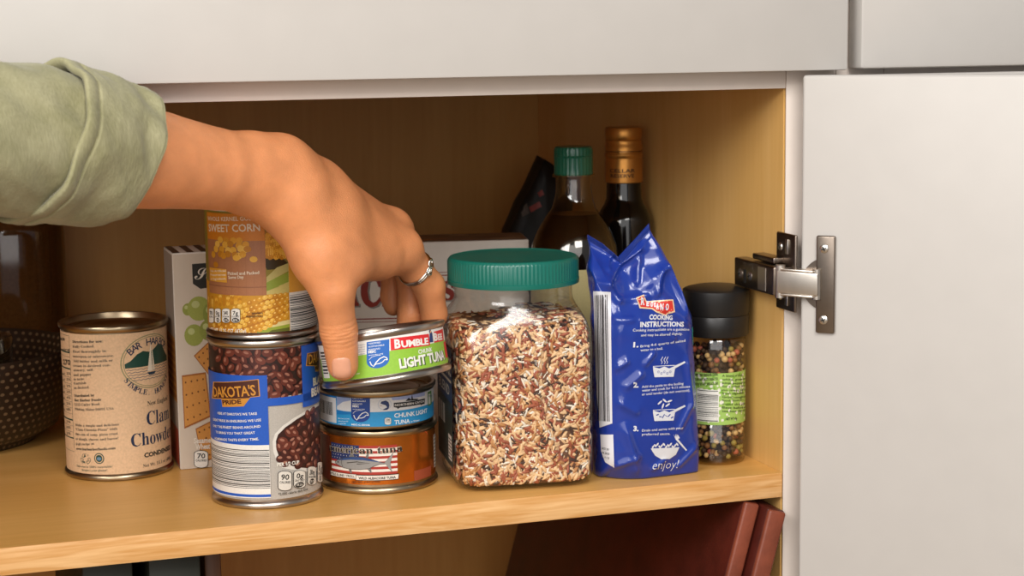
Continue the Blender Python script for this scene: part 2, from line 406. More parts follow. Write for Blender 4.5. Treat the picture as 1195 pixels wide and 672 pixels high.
def scatter(a, inside, x0, y0, x1, y1, st, fn, seed):
    q = random.Random(seed); k = 0; y = y0; row = 0
    while y < y1:
        x = x0+(row % 2)*st*.5
        while x < x1:
            px, py = x+q.uniform(-.22, .22)*st, y+q.uniform(-.22, .22)*st
            if inside(px, py): fn(px, py, q, k*.1); k += 1
            x += st
        y += st*.78; row += 1
def natural(a, t, x0, y0, h, M, bold=0., ser=False, ws=1., dz=0.):
    """text from px (x0,y0) with its own proportions, running on round the tin"""
    s_ = serif(t) if ser else t; v, f, w = glyphs(s_, bold); c = a.hit(x0, y0); k = h/a.scale/.69
    a.raw([(c[0]+q[0]*k*ws, c[1]+q[1]*k) for q in v], f, M, dz)
def arc_text(a, t, c, ru, rv, a0, a1, h, M, up=True, ser=False, bold=0.):
    n = len(t)
    for i, ch in enumerate(t):
        if ch == ' ': continue
        v, f, w = glyphs(serif(ch) if ser else ch, bold); th = a0+(a1-a0)*(i+.5)/n; p = (c[0]+ru*math.cos(th), c[1]+rv*math.sin(th))
        tx, ty = -ru*math.sin(th), rv*math.cos(th); L = math.hypot(tx, ty); tx, ty = tx/L, ty/L
        if up: tx, ty = -tx, -ty
        k = h/a.scale/.69
        a.raw([(p[0]+((q[0]-w/2)*tx-q[1]*ty)*k, p[1]+((q[0]-w/2)*ty+q[1]*tx)*k) for q in v], f, M)
def badge(a, x0, y0, x1, y1, big, small, foot=None, bg='#e9e4da', fg='#2b2723'):
    """white calorie shield: flat sides, arched top, rounded foot"""
    def sh(i, M, dz):
        w = x1-x0; P = []
        for k in range(7): t = PI-PI*k/6; P.append(((x0+x1)/2+(w/2-i)*math.cos(t), y0+w*.22-(w*.22-i*.6)*math.sin(t)+i*.3))
        for k in range(7): t = -PI*k/6; P.append(((x0+x1)/2+(w/2-i)*math.cos(t), y1-w*.26-(w*.26-i*.6)*math.sin(t)-i*.3))
        a.poly(P, M, dz)
    L = a.L; sh(0, fg, 0); a.L = L+.7; sh((x1-x0)*.045, bg, 0); a.L = L+1.4; h = y1-y0
    if foot:
        a.ell((x0+x1)/2, y1-h*.20, (x1-x0)*.44, h*.15, fg, 0, 0, 16)
    a.L = L+2.1
    w = x1-x0
    a.text(big, x0+w*.22, y0+h*.44, x1-w*.22, y0+h*.44, h*.26, fg, .02); a.text(small, x0+w*.12, y0+h*.62, x1-w*.12, y0+h*.62, h*.11, fg, .02)
    if foot: a.text(foot, x0+w*.25, y1-h*.14, x1-w*.25, y1-h*.14, h*.12, bg, .02)
    a.L = L
def cert_mark(a, x0, y0, x1, y1, blue, white='#e6e6e2', slope=0., foot=True):
    """blue seafood mark: words above a white fish-shaped tick"""
    w, h = x1-x0, y1-y0; S = lambda x, y: (x0+x*w, y0+y*h+slope*x*w)
    P = [S(0, 0), S(1, 0), S(1, .72)]+[S(.5+.5*math.cos(t), .72+.28*math.sin(t)) for t in [PI*k/10 for k in range(1, 10)]]+[S(0, .72)]
    L = a.L; a.poly(P, blue); a.L = L+1
    for k, t in enumerate(('CERTIFIED', 'SUSTAINABLE', 'SEAFOOD')): a.text(t, *S(.08, .10+.11*k), *S((.62, .78, .6)[k], .10+.11*k), h*.055, white, .01)
    a.text('MSC', *S(.08, .42), *S(.42, .42), h*.085, white, .04); a.text('www.msc.org', *S(.08, .51), *S(.72, .51), h*.045, white, .01)
    c = lambda t: S(*t)
    a.line([c((.14, .72)), c((.20, .84)), c((.30, .92)), c((.42, .78)), c((.58, .66)), c((.76, .61)), c((.88, .66)), c((.92, .74))], w*.045, white)
    a.line([c((.30, .90)), c((.42, .84)), c((.56, .84)), c((.70, .80)), c((.80, .72)), c((.92, .74))], w*.04, white)
    a.line([c((.10, .66)), c((.22, .57)), c((.42, .535)), c((.62, .54))], w*.02, white)
    a.L = L

# --- clam chowder tin
r, h = .0389, .1121
M = Matrix.Translation((-.4481, .1886, .0002))
soup = tin('soup_can', r, h, M, TIN_WARM, 'kraft paper labelled soup can standing alone at the left', 'can')
a = cyl_art(M, r-.0010); G = lambda x, y: (x/2.92, 340+y/2.92)
KR, DK, GRN = mat('kraft_paper', '#dab68f', rough=.75, noise_amt=.09, nscale=700, stretch=(1,1,1)), '#3a3830', '#23463a'
wrap(a, r, .0048, h-.0055, KR); a.L = 1
uu = a.hit(*G(243, 300))[0]; ur = a.hit(*G(207, 300))[0]-.012
for y0, wd in ((150,1.2),(207,5),(222,1.2),(262,5),(290,1),(312,1),(333,1),(352,1),(372,1),(392,1),(412,1),(432,5),(452,1),(472,1),(492,4),(535,1.2)):
    v = a.hit(*G(230, y0))[1]; k = wd/2.92/a.scale; a.urect(ur, v-k/2, uu, v+k/2, GRN if wd > 3 else DK)
vt, vb = a.hit(*G(243, 150))[1], a.hit(*G(250, 535))[1]; a.urect(uu-.0003, vb, uu, vt, DK)
a.L = 2
a.text('270', *G(217, 248), *G(242, 250), 17/2.92, DK, .03, ser=False); a.text('Facts', *G(200, 165), *G(222, 167), 12/2.92, DK, .03); a.text('serving', *G(205, 200), *G(240, 202), 9/2.92, DK, .01)
q = random.Random(3)
for y in (283, 303, 325, 345, 365, 385, 405, 447, 466, 486):
    a.text(q.choice(('10%', '25%', '4%', '18%', '2%')), *G(228, y), *G(242, y+1), 8/2.92, DK, .01); a.text('Total', *G(208, y), *G(222, y), 7/2.92, DK)
tx = [('Directions for use:', 172, 350), ('Fully Cooked.', 189, 322), ('Heat thoroughly in', 205, 362), ('saucepan or microwave.', 221, 388), ('Add butter and milk or', 237, 385), ('cream to desired con-', 253, 378), ('sistency, salt', 269, 318), ('and pepper', 285, 312), ('to taste.', 300, 290), ('Garnish', 314, 294), ('as desired.', 329, 306),
      ('Distributed by', 356, 322), ('Bar Harbor Foods', 371, 345), ('1112 Cutler Road', 386, 340), ('Whiting, Maine 04691 USA', 401, 388), ('Make a simple and delicious', 455, 405), ('"Clam Chowda Pizza" with', 470, 400), ('this can of soup, pizza crust', 486, 402), ('or dough, cheese and bacon!', 502, 404), ('Full recipe at', 521, 322), ('www.barharborfoods.com', 536, 394)]
for k, (t, y, x1) in enumerate(tx):
    x0 = 248+y*.035-6; a.text(t, *G(x0, y+3), *G(x1, y+1), 8.5/2.92, DK, .02 if k in (0, 12, 20, 11) else .004, ser=True)
a.text('This can is 100% recyclable!', *G(262, 597), *G(384, 599), 7/2.92, GRN, 0, ser=True); a.text('Respect your planet!', *G(280, 611), *G(366, 612), 7/2.92, GRN, 0, ser=True)
a.text('\u267b', *G(276, 583), *G(312, 583), 25/2.92, GRN, 0)
a.ell(*G(338, 569), 18/2.92, 19/2.92, GRN); a.L = 3; a.ring(*G(338, 569), 13/2.92, 14/2.92, 1, KR); a.ell(*G(338, 570), 8/2.92, 6/2.92, '#6a88a0'); a.L = 2
c = a.hit(*G(516, 236)); ru = c[0]-a.hit(*G(410, 255))[0]; rv = abs(a.hit(*G(500, 143))[1]-a.hit(*G(500, 327))[1])/2; kx = a.scale; cx_, cy_ = G(516, 236)
OV = lambda s_: [(c[0]+ru*s_*math.cos(t), c[1]+rv*s_*math.sin(t)) for t in [2*PI*k/48 for k in range(48)]]
a.poly(OV(1), '#8d8b62', uv=True); a.L = 2.5; a.poly(OV(.965), KR, uv=True); a.L = 3; a.poly(OV(.925), '#8d8b62', uv=True); a.L = 3.5; a.poly(OV(.90), KR, uv=True); a.L = 4
E_ = lambda x, y: (c[0]+ru*x, c[1]+rv*y)
a.poly([E_(-.87, -.16), E_(-.88, .0), E_(-.70, .10), E_(-.50, .32), E_(-.30, .42), E_(-.1, .36), E_(.06, .40), E_(.3, .58), E_(.5, .50), E_(.7, .2), E_(.89, .0), E_(.88, -.16)], GRN, uv=True)
for k in range(5):
    y = -.24-.1*k; w_ = .86*math.sqrt(1-min(y*y, .8)); n_ = 26
    P = [E_(-w_+2*w_*i/n_, y+.022*math.sin(i*2.1)) for i in range(n_+1)]; hh = .0002
    a.raw([p for q_ in P for p in ((q_[0], q_[1]+hh), (q_[0], q_[1]-hh))], [(2*i, 2*i+1, 2*i+3, 2*i+2) for i in range(n_)], '#33485a')
a.L = 5
a.poly([E_(-.02, .72), E_(-.17, -.36), E_(.0, -.36)], '#e2d6c0', uv=True); a.poly([E_(.015, .66), E_(.015, -.36), E_(.11, -.34)], '#d6c8b0', uv=True); a.poly([E_(-.18, -.4), E_(.14, -.4), E_(.09, -.50), E_(-.12, -.50)], '#26394a', uv=True)
a.L = 4; NAVY = '#24304a'
arc_text(a, 'BAR HARBOR', c, ru*.78, rv*.60, 2.62, .52, 24/2.92, NAVY, True, bold=.012)
arc_text(a, 'SIMPLE. HONEST.', c, ru*1.05, rv*1.26, 3.62, 5.80, 18/2.92, NAVY, False, ser=True)
a.L = 2
natural(a, 'New England', *G(502, 390), 16/2.92, DK, 0., True, .9)
natural(a, 'Clam', *G(500, 456), 47/2.92, NAVY, 0., True, .86)
natural(a, 'Chowder', *G(447, 530), 45/2.92, NAVY, 0., True, .86)
natural(a, 'CONDENSED', *G(491, 566), 15/2.92, DK, .05, False, 1.15)
natural(a, 'Net Wt. 14.1 oz (400g)', *G(487, 600), 11/2.92, DK, 0., True)
a.build('paper_label', soup)

# --- black bean tin
r, h = .0377, .1144
MB_ = Matrix.Translation((-.3597, .0702, .0002))
beans = tin('bean_can', r, h, MB_, TIN, 'black bean can standing on the shelf under the corn can', 'can', 'two stacked vegetable cans')
a = cyl_art(MB_, r-.0010); G = lambda x, y: (230+x/3.2, 390+y/3.2); s = 3.2
BLUE, GREY, WHT = '#1f55b5', mat('grey_label', '#b3aca2', rough=.4, noise_amt=.12, nscale=1500), '#e6e1d8'
wrap(a, r, .0062, h-.0055, GREY); a.L = 1
a.urect(-PI*r, a.hit(*G(250, 236))[1], PI*r, h-.0055, '#2a1611'); a.L = 2
BC = ['#52231a', '#5e2a1d', '#451c15', '#683022']
scatter(a, lambda x, y: True, 232, 404, 376, 462, 10.5, lambda x, y, q, z: bean(a, x, y, q.uniform(5.6, 7.2), q.uniform(3.8, 4.8), q.uniform(-1.4, 1.4), q.choice(BC), '#93604e', z), 11)
a.L = 14
uL = -PI*r*.62; b0 = a.hit(*G(262, 152)); b1 = a.hit(*G(268, 412)); u1 = (b0[0]+b1[0])/2
a.urect(uL, b1[1], u1, b0[1], BLUE); a.urect(u1, a.hit(*G(330, 262))[1], a.hit(*G(398, 250))[0]+.02, a.hit(*G(330, 233))[1], BLUE)
uR = a.hit(*G(388, 150))[0]; a.urect(uR, a.hit(*G(396, 272))[1], PI*r*.7, h-.0057, BLUE)
vb = a.hit(*G(268, 610))[1]; a.urect(uL, vb, u1, b1[1], WHT); a.L = 15
a.urect(uL, a.hit(*G(268, 606))[1], u1, a.hit(*G(268, 596))[1], BLUE)
q = random.Random(5); y = 430
while y < 576:
    w_ = q.choice((2, 2.6, 3.4, 5)); g_ = q.choice((2, 2.6, 3.6, 5)); a.urect(uL, a.hit(*G(266, y+w_))[1], u1-.0002, a.hit(*G(266, y))[1], '#4a4743'); y += w_+g_
a.L = 15
BR, OR = '#4a241a', '#c98a35'
def shield(x0, y0, x1, y1, dx=0):
    S = lambda x, y: G(x0+(x1-x0)*x, y0+(y1-y0)*y+dx*x)
    a.poly([S(.03, .06), S(.97, -.04), S(1, .62), S(.80, .66), S(.66, 1), S(.22, 1.02), S(.2, .72), S(0, .7)], OR); a.L += .5
    a.poly([S(.05, .09), S(.95, -.01), S(.975, .6), S(.79, .64), S(.785, .68), S(.21, .70), S(.2, .69), S(.025, .67)], BR); a.L += .5
    a.poly([S(.22, .72), S(.77, .70), S(.65, .98), S(.24, .99)], OR); a.L -= 1
shield(60, 170, 236, 268, 0); a.L = 17
a.text("DAKOTA'S", *G(68, 232), *G(222, 225), 38/s, OR, .02, sp=.92); a.text('PRIDE', *G(100, 260), *G(168, 257), 15/s, BR, .04)
for k, t in enumerate(("Here at Dakota's we take", 'great pride in ensuring we use', 'only the finest beans around', 'to bring you that great', 'homemade taste every time.')):
    y = 299+k*23.6; x0, x1 = ((82, 225), (66, 240), (66, 238), (76, 218), (72, 232))[k]; a.text(t.upper(), *G(x0, y-2), *G(x1, y), 9/s, WHT, .02, ser=False)
a.L = 15; shield(402, 66, 560, 140, -8); a.L = 17
natural(a, "DAKOTA'S", *G(412, 112), 36/s, OR, .02, False, .8); natural(a, 'PRIDE', *G(436, 134), 13/s, BR, .04, False, 1)
natural(a, 'BLACK', *G(428, 192), 28/s, WHT, .05, False, .95); natural(a, 'BEANS', *G(422, 232), 29/s, WHT, .05, False, .95)
# bowl of beans on the front of the label
a.L = 3; cb = a.hit(*G(420, 400))
P = [(282,400),(290,372),(318,342),(360,312),(400,288),(440,262),(470,250),(470,508),(420,512),(370,508),(318,498),(296,470),(284,436)]
a.poly([G(*p) for p in P], '#d8d2c8'); a.L = 4
Q = [(294,398),(302,374),(330,346),(372,316),(410,292),(446,270),(470,262),(470,490),(420,500),(372,496),(326,482),(306,458),(296,430)]
a.poly([G(*p) for p in Q], '#35170f'); a.L = 5
def inq(x, y):
    X, Y = (x-230)*s, (y-390)*s; ins = False
    for i in range(len(Q)):
        (x1_, y1_), (x2_, y2_) = Q[i], Q[i-1]
        if (y1_ > Y) != (y2_ > Y) and X < (x2_-x1_)*(Y-y1_)/(y2_-y1_)+x1_: ins = not ins
    return ins
scatter(a, inq, 322, 470, 378, 550, 9.2, lambda x, y, q, z: bean(a, x, y, q.uniform(5.2, 6.6), q.uniform(3.8, 4.8), q.uniform(-1.4, 1.4), q.choice(BC), '#a06c58', z), 4)
a.L = 16
a.text('PER 1/2 CUP', *G(298, 492), *G(378, 482), 13/s, '#e8e2d6', .03)
badge(a, *G(300, 508), *G(352, 584), '90', 'CALORIES', bg='#d9d3c8'); badge(a, *G(357, 506), *G(402, 574), '0g', 'SAT FAT', '0% DV', '#d9d3c8'); badge(a, *G(408, 492), *G(440, 562), '280mg', 'SODIUM', '12% DV', '#d9d3c8'); badge(a, *G(444, 476), *G(464, 552), '1g', 'SUGARS', '1% DV', '#d9d3c8')
a.text('*2,000 calorie daily Diet', *G(302, 600), *G(410, 580), 9/s, '#3b3833', .01)
a.build('printed_label', beans)

# --- sweet corn tin on top of it
MC = Matrix.Translation((-.3588, .0748, .0002+.1144)) @ Matrix.Rotation(.3, 4, 'Z')
corn = tin('corn_can', r, .1040, MC, TIN, 'sweet corn can stacked on the black bean can below the wrist', 'can', 'two stacked vegetable cans')
h = .1040
a = cyl_art(MC, r-.0010); G = lambda x, y: (190+x/3.535, 230+y/3.535); s = 3.535
YEL, ORG, WDN, GRE = '#d79a2a', '#cf7f1e', '#a8704a', '#8f9a35'
wrap(a, r, .0050, h-.0055, '#8a7a2c'); a.L = 1
vt = a.hit(*G(300, 60))[1]; a.urect(-PI*r, vt, PI*r, h-.0055, '#d9d0c2')
natural(a, 'Premium', *G(228, 44), 16/s, '#33312c', .02, False, 1)
# husks and cobs
def leaf(P, M): a.poly([G(*p) for p in P], M)
leaf([(170,590),(170,330),(430,400),(525,300),(525,600)], '#c98f25'); a.L = 1.3
leaf([(400,240),(530,236),(530,290),(430,300)], '#3a2e16'); leaf([(400,140),(530,140),(530,240),(400,240)], '#a8701c'); a.L = 1.6
leaf([(428,330),(470,290),(525,268),(525,300),(470,330),(428,352)], '#b9ad6a'); a.L = 1.8; leaf([(428,352),(470,330),(525,305),(525,345),(470,372),(428,388)], '#8c9a3a'); leaf([(428,388),(480,365),(525,345),(525,392),(470,400),(428,402)], '#c8b66a'); a.L = 2
leaf([(418,80),(440,95),(520,250),(524,280),(490,250),(430,130)], '#7c7440'); a.L = 2.2
leaf([(180,560),(300,500),(330,590),(180,600)], '#b77f20'); leaf([(330,592),(380,555),(450,530),(522,518),(522,598),(330,600)], '#93a035'); a.L = 2.4; leaf([(400,580),(450,548),(522,536),(522,560),(460,575)], '#5f6322'); leaf([(340,560),(420,522),(522,505),(522,522),(430,540)], '#d9c98a'); a.L = 3
KC = ['#d99b2b', '#e3ab3c', '#cf8d22', '#e8b850', '#c07f1e']
def kern(x, y, q, z, sc=1.): a.ell(x, y, 3.4*sc, 2.8*sc, q.choice(KC), .5, z*.3, 8)
q = random.Random(2)
COBE = '#b5741a'
a.poly([G(*p) for p in [(186,548),(300,492),(440,410),(505,398),(524,420),(524,470),(470,520),(380,556),(290,592),(186,592)]], COBE); a.L = 3.2
for i in range(17):                                             # big cob, plump kernels in slanting rows
    for j in range(7):
        t = i/16; x = 192+t*334+(j % 2)*9; half = 66-26*max(0, t-.7)*3; y = 556-t*116+half*(-.95+1.9*j/6)-18*t*0
        if 186 < x < 522 and not (x < 428 and y < 404) and y < 590: a.ell(*G(x, y), 3.3, 2.75, KC[(i*3+j*5) % 5], .45, .1*(i+j), 9); a.ell(*G(x-2, y-3), 1.2, .9, '#efcb72', .45, .1*(i+j)+.05, 6)
for i in range(8):
    for j in range(8): kern(*G(432+i*12, 156+j*12.5+(i % 2)*5), q, .1*(i+j), 1.0)
for i in range(9):
    for j in range(4): kern(*G(190+i*16, 416+j*11-i*2), q, .1*(i+j), .85)
a.L = 6
p0, p1 = a.hit(*G(184, 60)), a.hit(*G(428, 404)); uA, uB = p0[0], p1[0]
a.urect(uA, p1[1], uB, p0[1], WDN); a.L = 7; a.urect(uA, a.hit(*G(300, 180))[1], uB, p0[1], ORG); a.L = 8
for k in range(9): a.urect(uA+(uB-uA)*(k+.5)/9, p1[1], uA+(uB-uA)*(k+.53)/9, a.hit(*G(300, 182))[1], '#9a6440')
a.urect(uA, a.hit(*G(300, 372))[1], uB, a.hit(*G(300, 369))[1], '#85533a'); a.L = 9
CRM = '#e8d9c0'
a.text('WHOLE KERNEL GOLDEN', *G(190, 96), *G(414, 92), 17/s, CRM, .01); a.text('SWEET CORN', *G(194, 140), *G(402, 138), 30/s, CRM, .02)
q = random.Random(9); k = 0
for row, (n, y, x0, x1) in enumerate(((4, 176, 240, 318), (5, 196, 226, 340), (6, 216, 218, 345), (7, 238, 216, 335))):
    for i in range(n):
        x = x0+(x1-x0)*i/(n-1)+q.uniform(-5, 5); a.ell(*G(x, y+q.uniform(-4, 4)), 4.2, 4.0, q.choice(KC), 0, k*.06, 12); k += 1
for x, y in ((350, 214), (375, 256), (305, 250), (222, 278)): a.ell(*G(x, y), 4.6, 3.6, q.choice(KC), 0, k*.06, 12); k += 1
a.L = 13
a.rect(*G(198, 288), *G(268, 352), '#d79a35'); a.L = 14
for k, t in enumerate(('No Artificial', 'Preservatives', 'or Ingredients')): a.text(t, *G(203, 308+k*16), *G(264, 307+k*16), 9/s, CRM, .01)
a.text('Picked and Packed', *G(272, 320), *G(398, 316), 13/s, CRM, .015); a.text('Same Day', *G(274, 336), *G(336, 334), 12/s, CRM, .015)
for x0, x1, b_, sm, ft in ((196, 216, '70', 'CAL', None), (219, 244, '0g', 'SAT FAT', '0%'), (248, 281, '340', 'SODIUM', '15%'), (284, 322, '7g', 'SUGARS', '8%')): badge(a, *G(x0, 458), *G(x1, 518), b_, sm, ft)
a.text('NET WT 15.25 OZ (432g)', *G(200, 555), *G(346, 562), 20/s, '#e9e0cf', .02); a.text('SERVING', *G(368, 482), *G(412, 480), 7/s, '#2d2617', .02); a.text('SUGGESTION', *G(345, 495), *G(412, 493), 7/s, '#2d2617', .02)
uC = a.hit(*G(521, 480))[0]; a.L = 12
a.urect(uC, .005, PI*r*.62, h-.0055, '#e3ded4'); a.L = 13; a.urect(uC, a.hit(*G(560, 388))[1], PI*r*.62, vt, '#d79a35'); a.L = 14
q = random.Random(6); y = 402
while y < 556:
    w_ = q.choice((1.6, 2.4, 3.4, 5)); g_ = q.choice((2, 3, 4, 6)); a.urect(uC+.0004, a.hit(*G(540, y+w_))[1], PI*r*.6, a.hit(*G(540, y))[1], '#383633'); y += w_+g_
a.build('printed_label', corn)

# --- three tuna tins
r1, h1 = .0414, .0442
MA = Matrix.Translation((-.2768, .0848, .0002))
t1 = tin('tuna_can', r1, h1, MA, TIN_WARM, 'copper coloured tuna can with a fish on a flag, lowest of its stack', 'can', 'stack of tuna cans')
a = cyl_art(MA, r1-.0010); G = lambda x, y: (370+x/7.073, 490+y/7.073); s = 7.073
COP = mat('copper_foil', '#cf7426', rough=.26, metal=.85, noise_amt=.10, nscale=120); RED, NV, CR = '#a5342a', '#20305e', '#e2d9cd'
wrap(a, r1, .0065, h1-.0046, COP); a.L = 1
f0 = a.hit(*G(118, 180)); f1 = a.hit(*G(664, 440)); top = f0[1]; bot = f1[1]; n = 11
for k in range(n): a.urect(f0[0], top-(top-bot)*(k+1)/n, f1[0], top-(top-bot)*k/n, RED if k % 2 == 0 else CR)
a.L = 2; um = a.hit(*G(345, 200))[0]; a.urect(f0[0], top-(top-bot)*.56, um, top, NV); a.L = 3
for i in range(9):
    for j in range(5):
        u = f0[0]+(um-f0[0])*(i+.6+.35*(j % 2))/9.8; v = top-(top-bot)*(.07+.105*j); k_ = .00042
        a.raw([(u+k_*(1 if m % 2 else .5)*math.cos(2*PI*m/10+PI/2), v+k_*(1 if m % 2 else .5)*math.sin(2*PI*m/10+PI/2)) for m in range(10)], [tuple(range(10))], CR)
OUT = '#39332d'; a.L = 4
fish = [(148,345),(175,322),(230,306),(300,300),(380,304),(450,322),(520,345),(556,350),(590,312),(628,268),(618,310),(606,352),(612,400),(624,434),(594,402),(566,364),(520,366),(468,384),(430,402),(360,410),(290,408),(225,396),(180,375),(156,358)]
a.poly([G(x, y) for x, y in fish], OUT); a.L = 5
def shr(P, k): cx = sum(p[0] for p in P)/len(P); return [(x+(-k if x > cx else k)*.4, y+(-k if y > 350 else k)) for x, y in P]
a.poly([G(x, y) for x, y in shr(fish, 4)], '#8f8c88')
a.L = 6; a.poly([G(*p) for p in [(165,332),(230,310),(300,304),(380,308),(450,326),(540,350),(470,342),(380,330),(280,326),(200,330)]], '#2f4878')
for P in ([(270,302),(284,258),(300,280),(312,302)], [(400,306),(418,268),(428,276),(424,312)], [(262,405),(280,440),(290,438),(286,406)], [(415,402),(448,440),(450,420),(444,398)]): a.poly([G(*p) for p in P], '#6e6b68')
a.line([G(250,352),G(330,344),G(440,356),G(330,362)], 1., OUT); a.ell(*G(178, 344), 1.1, 1.1, OUT); a.line([G(210,318),G(204,350),G(214,384)], .7, OUT)
a.L = 7
a.text('american tuna', *G(105, 247), *G(705, 255), 58/s, '#dccbb0', .03, ser=True); a.L = 9; a.text('american tuna', *G(106, 247), *G(704, 255), 57/s, '#2e2823', .004, ser=True); a.L = 8
a.line([G(548,262),G(566,272),G(590,262),G(594,240)], .8, '#d8c6a8')
a.L = 9
a.poly([G(116,414),G(330,446),G(326,486),G(118,452)], OUT); a.poly([G(322,450),G(674,440),G(670,486),G(322,496)], OUT, 2); a.L = 10
a.poly([G(119,417),G(328,449),G(324,483),G(121,450)], CR); a.poly([G(326,454),G(670,445),G(666,482),G(326,491)], CR, 2); a.L = 13
a.text('POLE & LINE / TROLL', *G(126, 444), *G(316, 474), 19/s, OUT, .02); a.text('WILD ALBACORE TUNA', *G(346, 486), *G(648, 478), 19/s, OUT, .04); a.text('NET WT. 6 OZ (170G)', *G(290, 516), *G(520, 512), 11/s, '#5a2a12', .02)
pa = a.hit(*G(958, 125)); pb = a.hit(*G(990, 365)); a.L = 2; a.urect(pa[0], pb[1], pa[0]+.010, pa[1], CR); a.L = 3
for k in range(9): a.urect(pa[0]+.0006, pa[1]-(pa[1]-pb[1])*(k+.25)/9, pa[0]+.009, pa[1]-(pa[1]-pb[1])*(k+.62)/9, OUT)
a.L = 1.5; a.urect(a.hit(*G(118, 300))[0]-.02, .0066, a.hit(*G(118, 300))[0]-.0012, h1-.006, '#6a2c1c'); a.ell(*G(60, 380), 2.6, 4, '#31261f', dz=.6)
a.ring(*G(870, 130), 9, 5, 1.1, '#d8582a', a0=0, a1=1.5, dz=.6); a.rect(*G(800, 420), *G(940, 488), '#9a4a30')
a.build('foil_label', t1)

h2 = .0282; r2 = .0418
MN = Matrix.Translation((-.2775, .0855, .0002+h1))
t2 = tin('tuna_can', r2, h2, MN, TIN_WARM, 'light blue tuna can, middle of the stack', 'can', 'stack of tuna cans', drawn=True)
a = cyl_art(MN, r2-.0010); G = lambda x, y: (370+x/7.967, 440+y/7.967); s = 7.967
LB, MBL, OFF = '#2d93cc', '#1c6fb5', '#d6d6d6'
wrap(a, r2, .0034, h2-.0048, LB); a.L = 1
va, vb2 = a.hit(*G(600, 186))[1], a.hit(*G(600, 322))[1]
uA, uB = a.hit(*G(186, 240))[0], a.hit(*G(1120, 200))[0]
a.urect(-PI*r2*.6, h2-.0075, PI*r2*.6, h2-.0048, MBL); a.L = 2
a.urect(uA, vb2, uB+.02, va, OFF); a.L = 2.5
a.poly([G(186,180),G(315,182),G(315,215),G(240,230),G(186,270)], '#8f9fc8'); a.poly([G(186,300),G(315,325),G(315,345),G(186,345)], '#1f78bd'); a.poly([G(690,190),G(900,160),G(1000,130),G(1000,170),G(820,205),G(700,215)], '#9aa6cf')
bl = a.hit(*G(48, 300))[0]-.004; br = a.hit(*G(180, 300))[0]; a.urect(bl, .0045, br, h2-.0060, OFF); a.L = 3
q = random.Random(8); u = bl+.001; 
while u < br-.0035: w_ = q.choice((.0004, .0007, .001)); a.urect(u, .0095, u+w_, h2-.0095, '#35322f'); u += w_+q.choice((.0005, .0008, .0011))
for k, (t, y) in enumerate((('BPA free can liner', 388), ('comes from wild', 412), ('caught fish', 434))): a.text(t, *G(200, y), *G((305, 290, 270)[k], y+4), 12/s, '#d9e6ee', .01)
cert_mark(a, *G(318, 178), *G(493, 418), '#1b3f8c'); a.text('MSC-C-50446', *G(322, 446), *G(492, 452), 15/s, '#e8eef0', .03)
a.L = 3; a.ring(*G(628, 252), 7.6, 6.6, .8, '#b9c0cc', n=28); a.L = 4
a.poly([G(598,226),G(640,216),G(664,232),G(672,262),G(664,292),G(650,300),G(652,282),G(640,262),G(610,252),G(590,244)], '#2c3a66'); a.poly([G(612,300),G(652,280),G(656,302),G(620,306)], '#2c3a66'); a.text('DOLPHIN', *G(580, 268), *G(606, 270), 6/s, '#a03a3a', .02)
a.L = 3; a.poly([G(712,238),G(1000,196),G(996,250),G(978,250),G(966,262),G(960,252),G(770,282),G(748,296),G(742,284),G(712,278)], '#23262c'); a.poly([G(820,222),G(850,190),G(872,206),G(880,160),G(890,200),G(940,200),G(930,212)], '#23262c'); a.L = 4
a.text('NORTHERN CATCH', *G(722, 270), *G(990, 232), 20/s, '#e4e2dc', .02); a.L = 3
a.text('CHUNK LIGHT', *G(716, 376), *G(1020, 328), 40/s, '#e8ecec', .02, sp=.95); a.text('TUNA', *G(718, 438), *G(860, 424), 38/s, '#e8ecec', .02); a.text('in Water', *G(870, 420), *G(950, 404), 16/s, '#e8ecec', .01)
badge(a, *G(626, 374), *G(690, 444), '100', 'CALORIES', bg='#d8d8d4'); a.line([G(300,462),G(520,470),G(700,462),G(900,428),G(1020,396)], .7, '#dfe8ee')
g0 = a.hit(*G(1025, 140)); g1 = a.hit(*G(1085, 220)); a.urect(g0[0], g1[1], g0[0]+.007, g0[1], '#5a8a4a'); a.L = 4; a.urect(g0[0]+.001, g1[1]+.001, g0[0]+.0045, g0[1]-.0016, '#d8d8d0'); a.L = 5; a.text('NON', *G(1034, 180), *G(1060, 176), 10/s, '#33507a', .02)
a.build('printed_label', t2)

h3, r3 = .0345, .0437
hv = Vector((FW.x, FW.y, 0)).normalized(); c3 = ony(447.4, 412.5, .0355)
vd = (c3-CAM).normalized(); MT = Matrix.Rotation(math.radians(-7.8), 4, Vector((vd.x, vd.y, 0)).normalized()) @ Matrix.Rotation(math.radians(7.0), 4, -RT)
M3 = Matrix.Translation(c3) @ MT @ Matrix.Translation((0, 0, -h3/2))
t3 = tin('tuna_can', r3, h3, M3, TIN, 'white and green tuna can tilted in the hand above the stack', 'can', 'stack of tuna cans')
low = min((M3 @ Vector((r3*math.cos(k*.05), r3*math.sin(k*.05), 0))).z for k in range(126)); print('tilted tin lowest z', round(low, 4), 'top of stack', h1+h2+.0002, c3)
a = cyl_art(M3, r3-.0010); G = lambda x, y: (365+x/6.721, 355+y/6.721); s = 6.721
GN, WH, RD, BU = '#8dbb3a', '#e7e3db', '#d4282c', '#1a5fb0'
wrap(a, r3, .0052, h3-.0050, WH); a.L = 1
vg = a.hit(*G(700, 350))[1]; a.urect(-PI*r3*.6, .0052, PI*r3*.6, vg, GN); a.L = 2
bu = a.hit(*G(120, 470))[0]; a.urect(bu-.012, .0075, bu, h3-.0065, WH); a.L = 3
q = random.Random(12); v = .0105
while v < h3-.0095: w_ = q.choice((.0005, .0008, .0012)); a.urect(bu-.011, v, bu-.0012, v+w_, '#33312e'); v += w_+q.choice((.0006, .001, .0013))
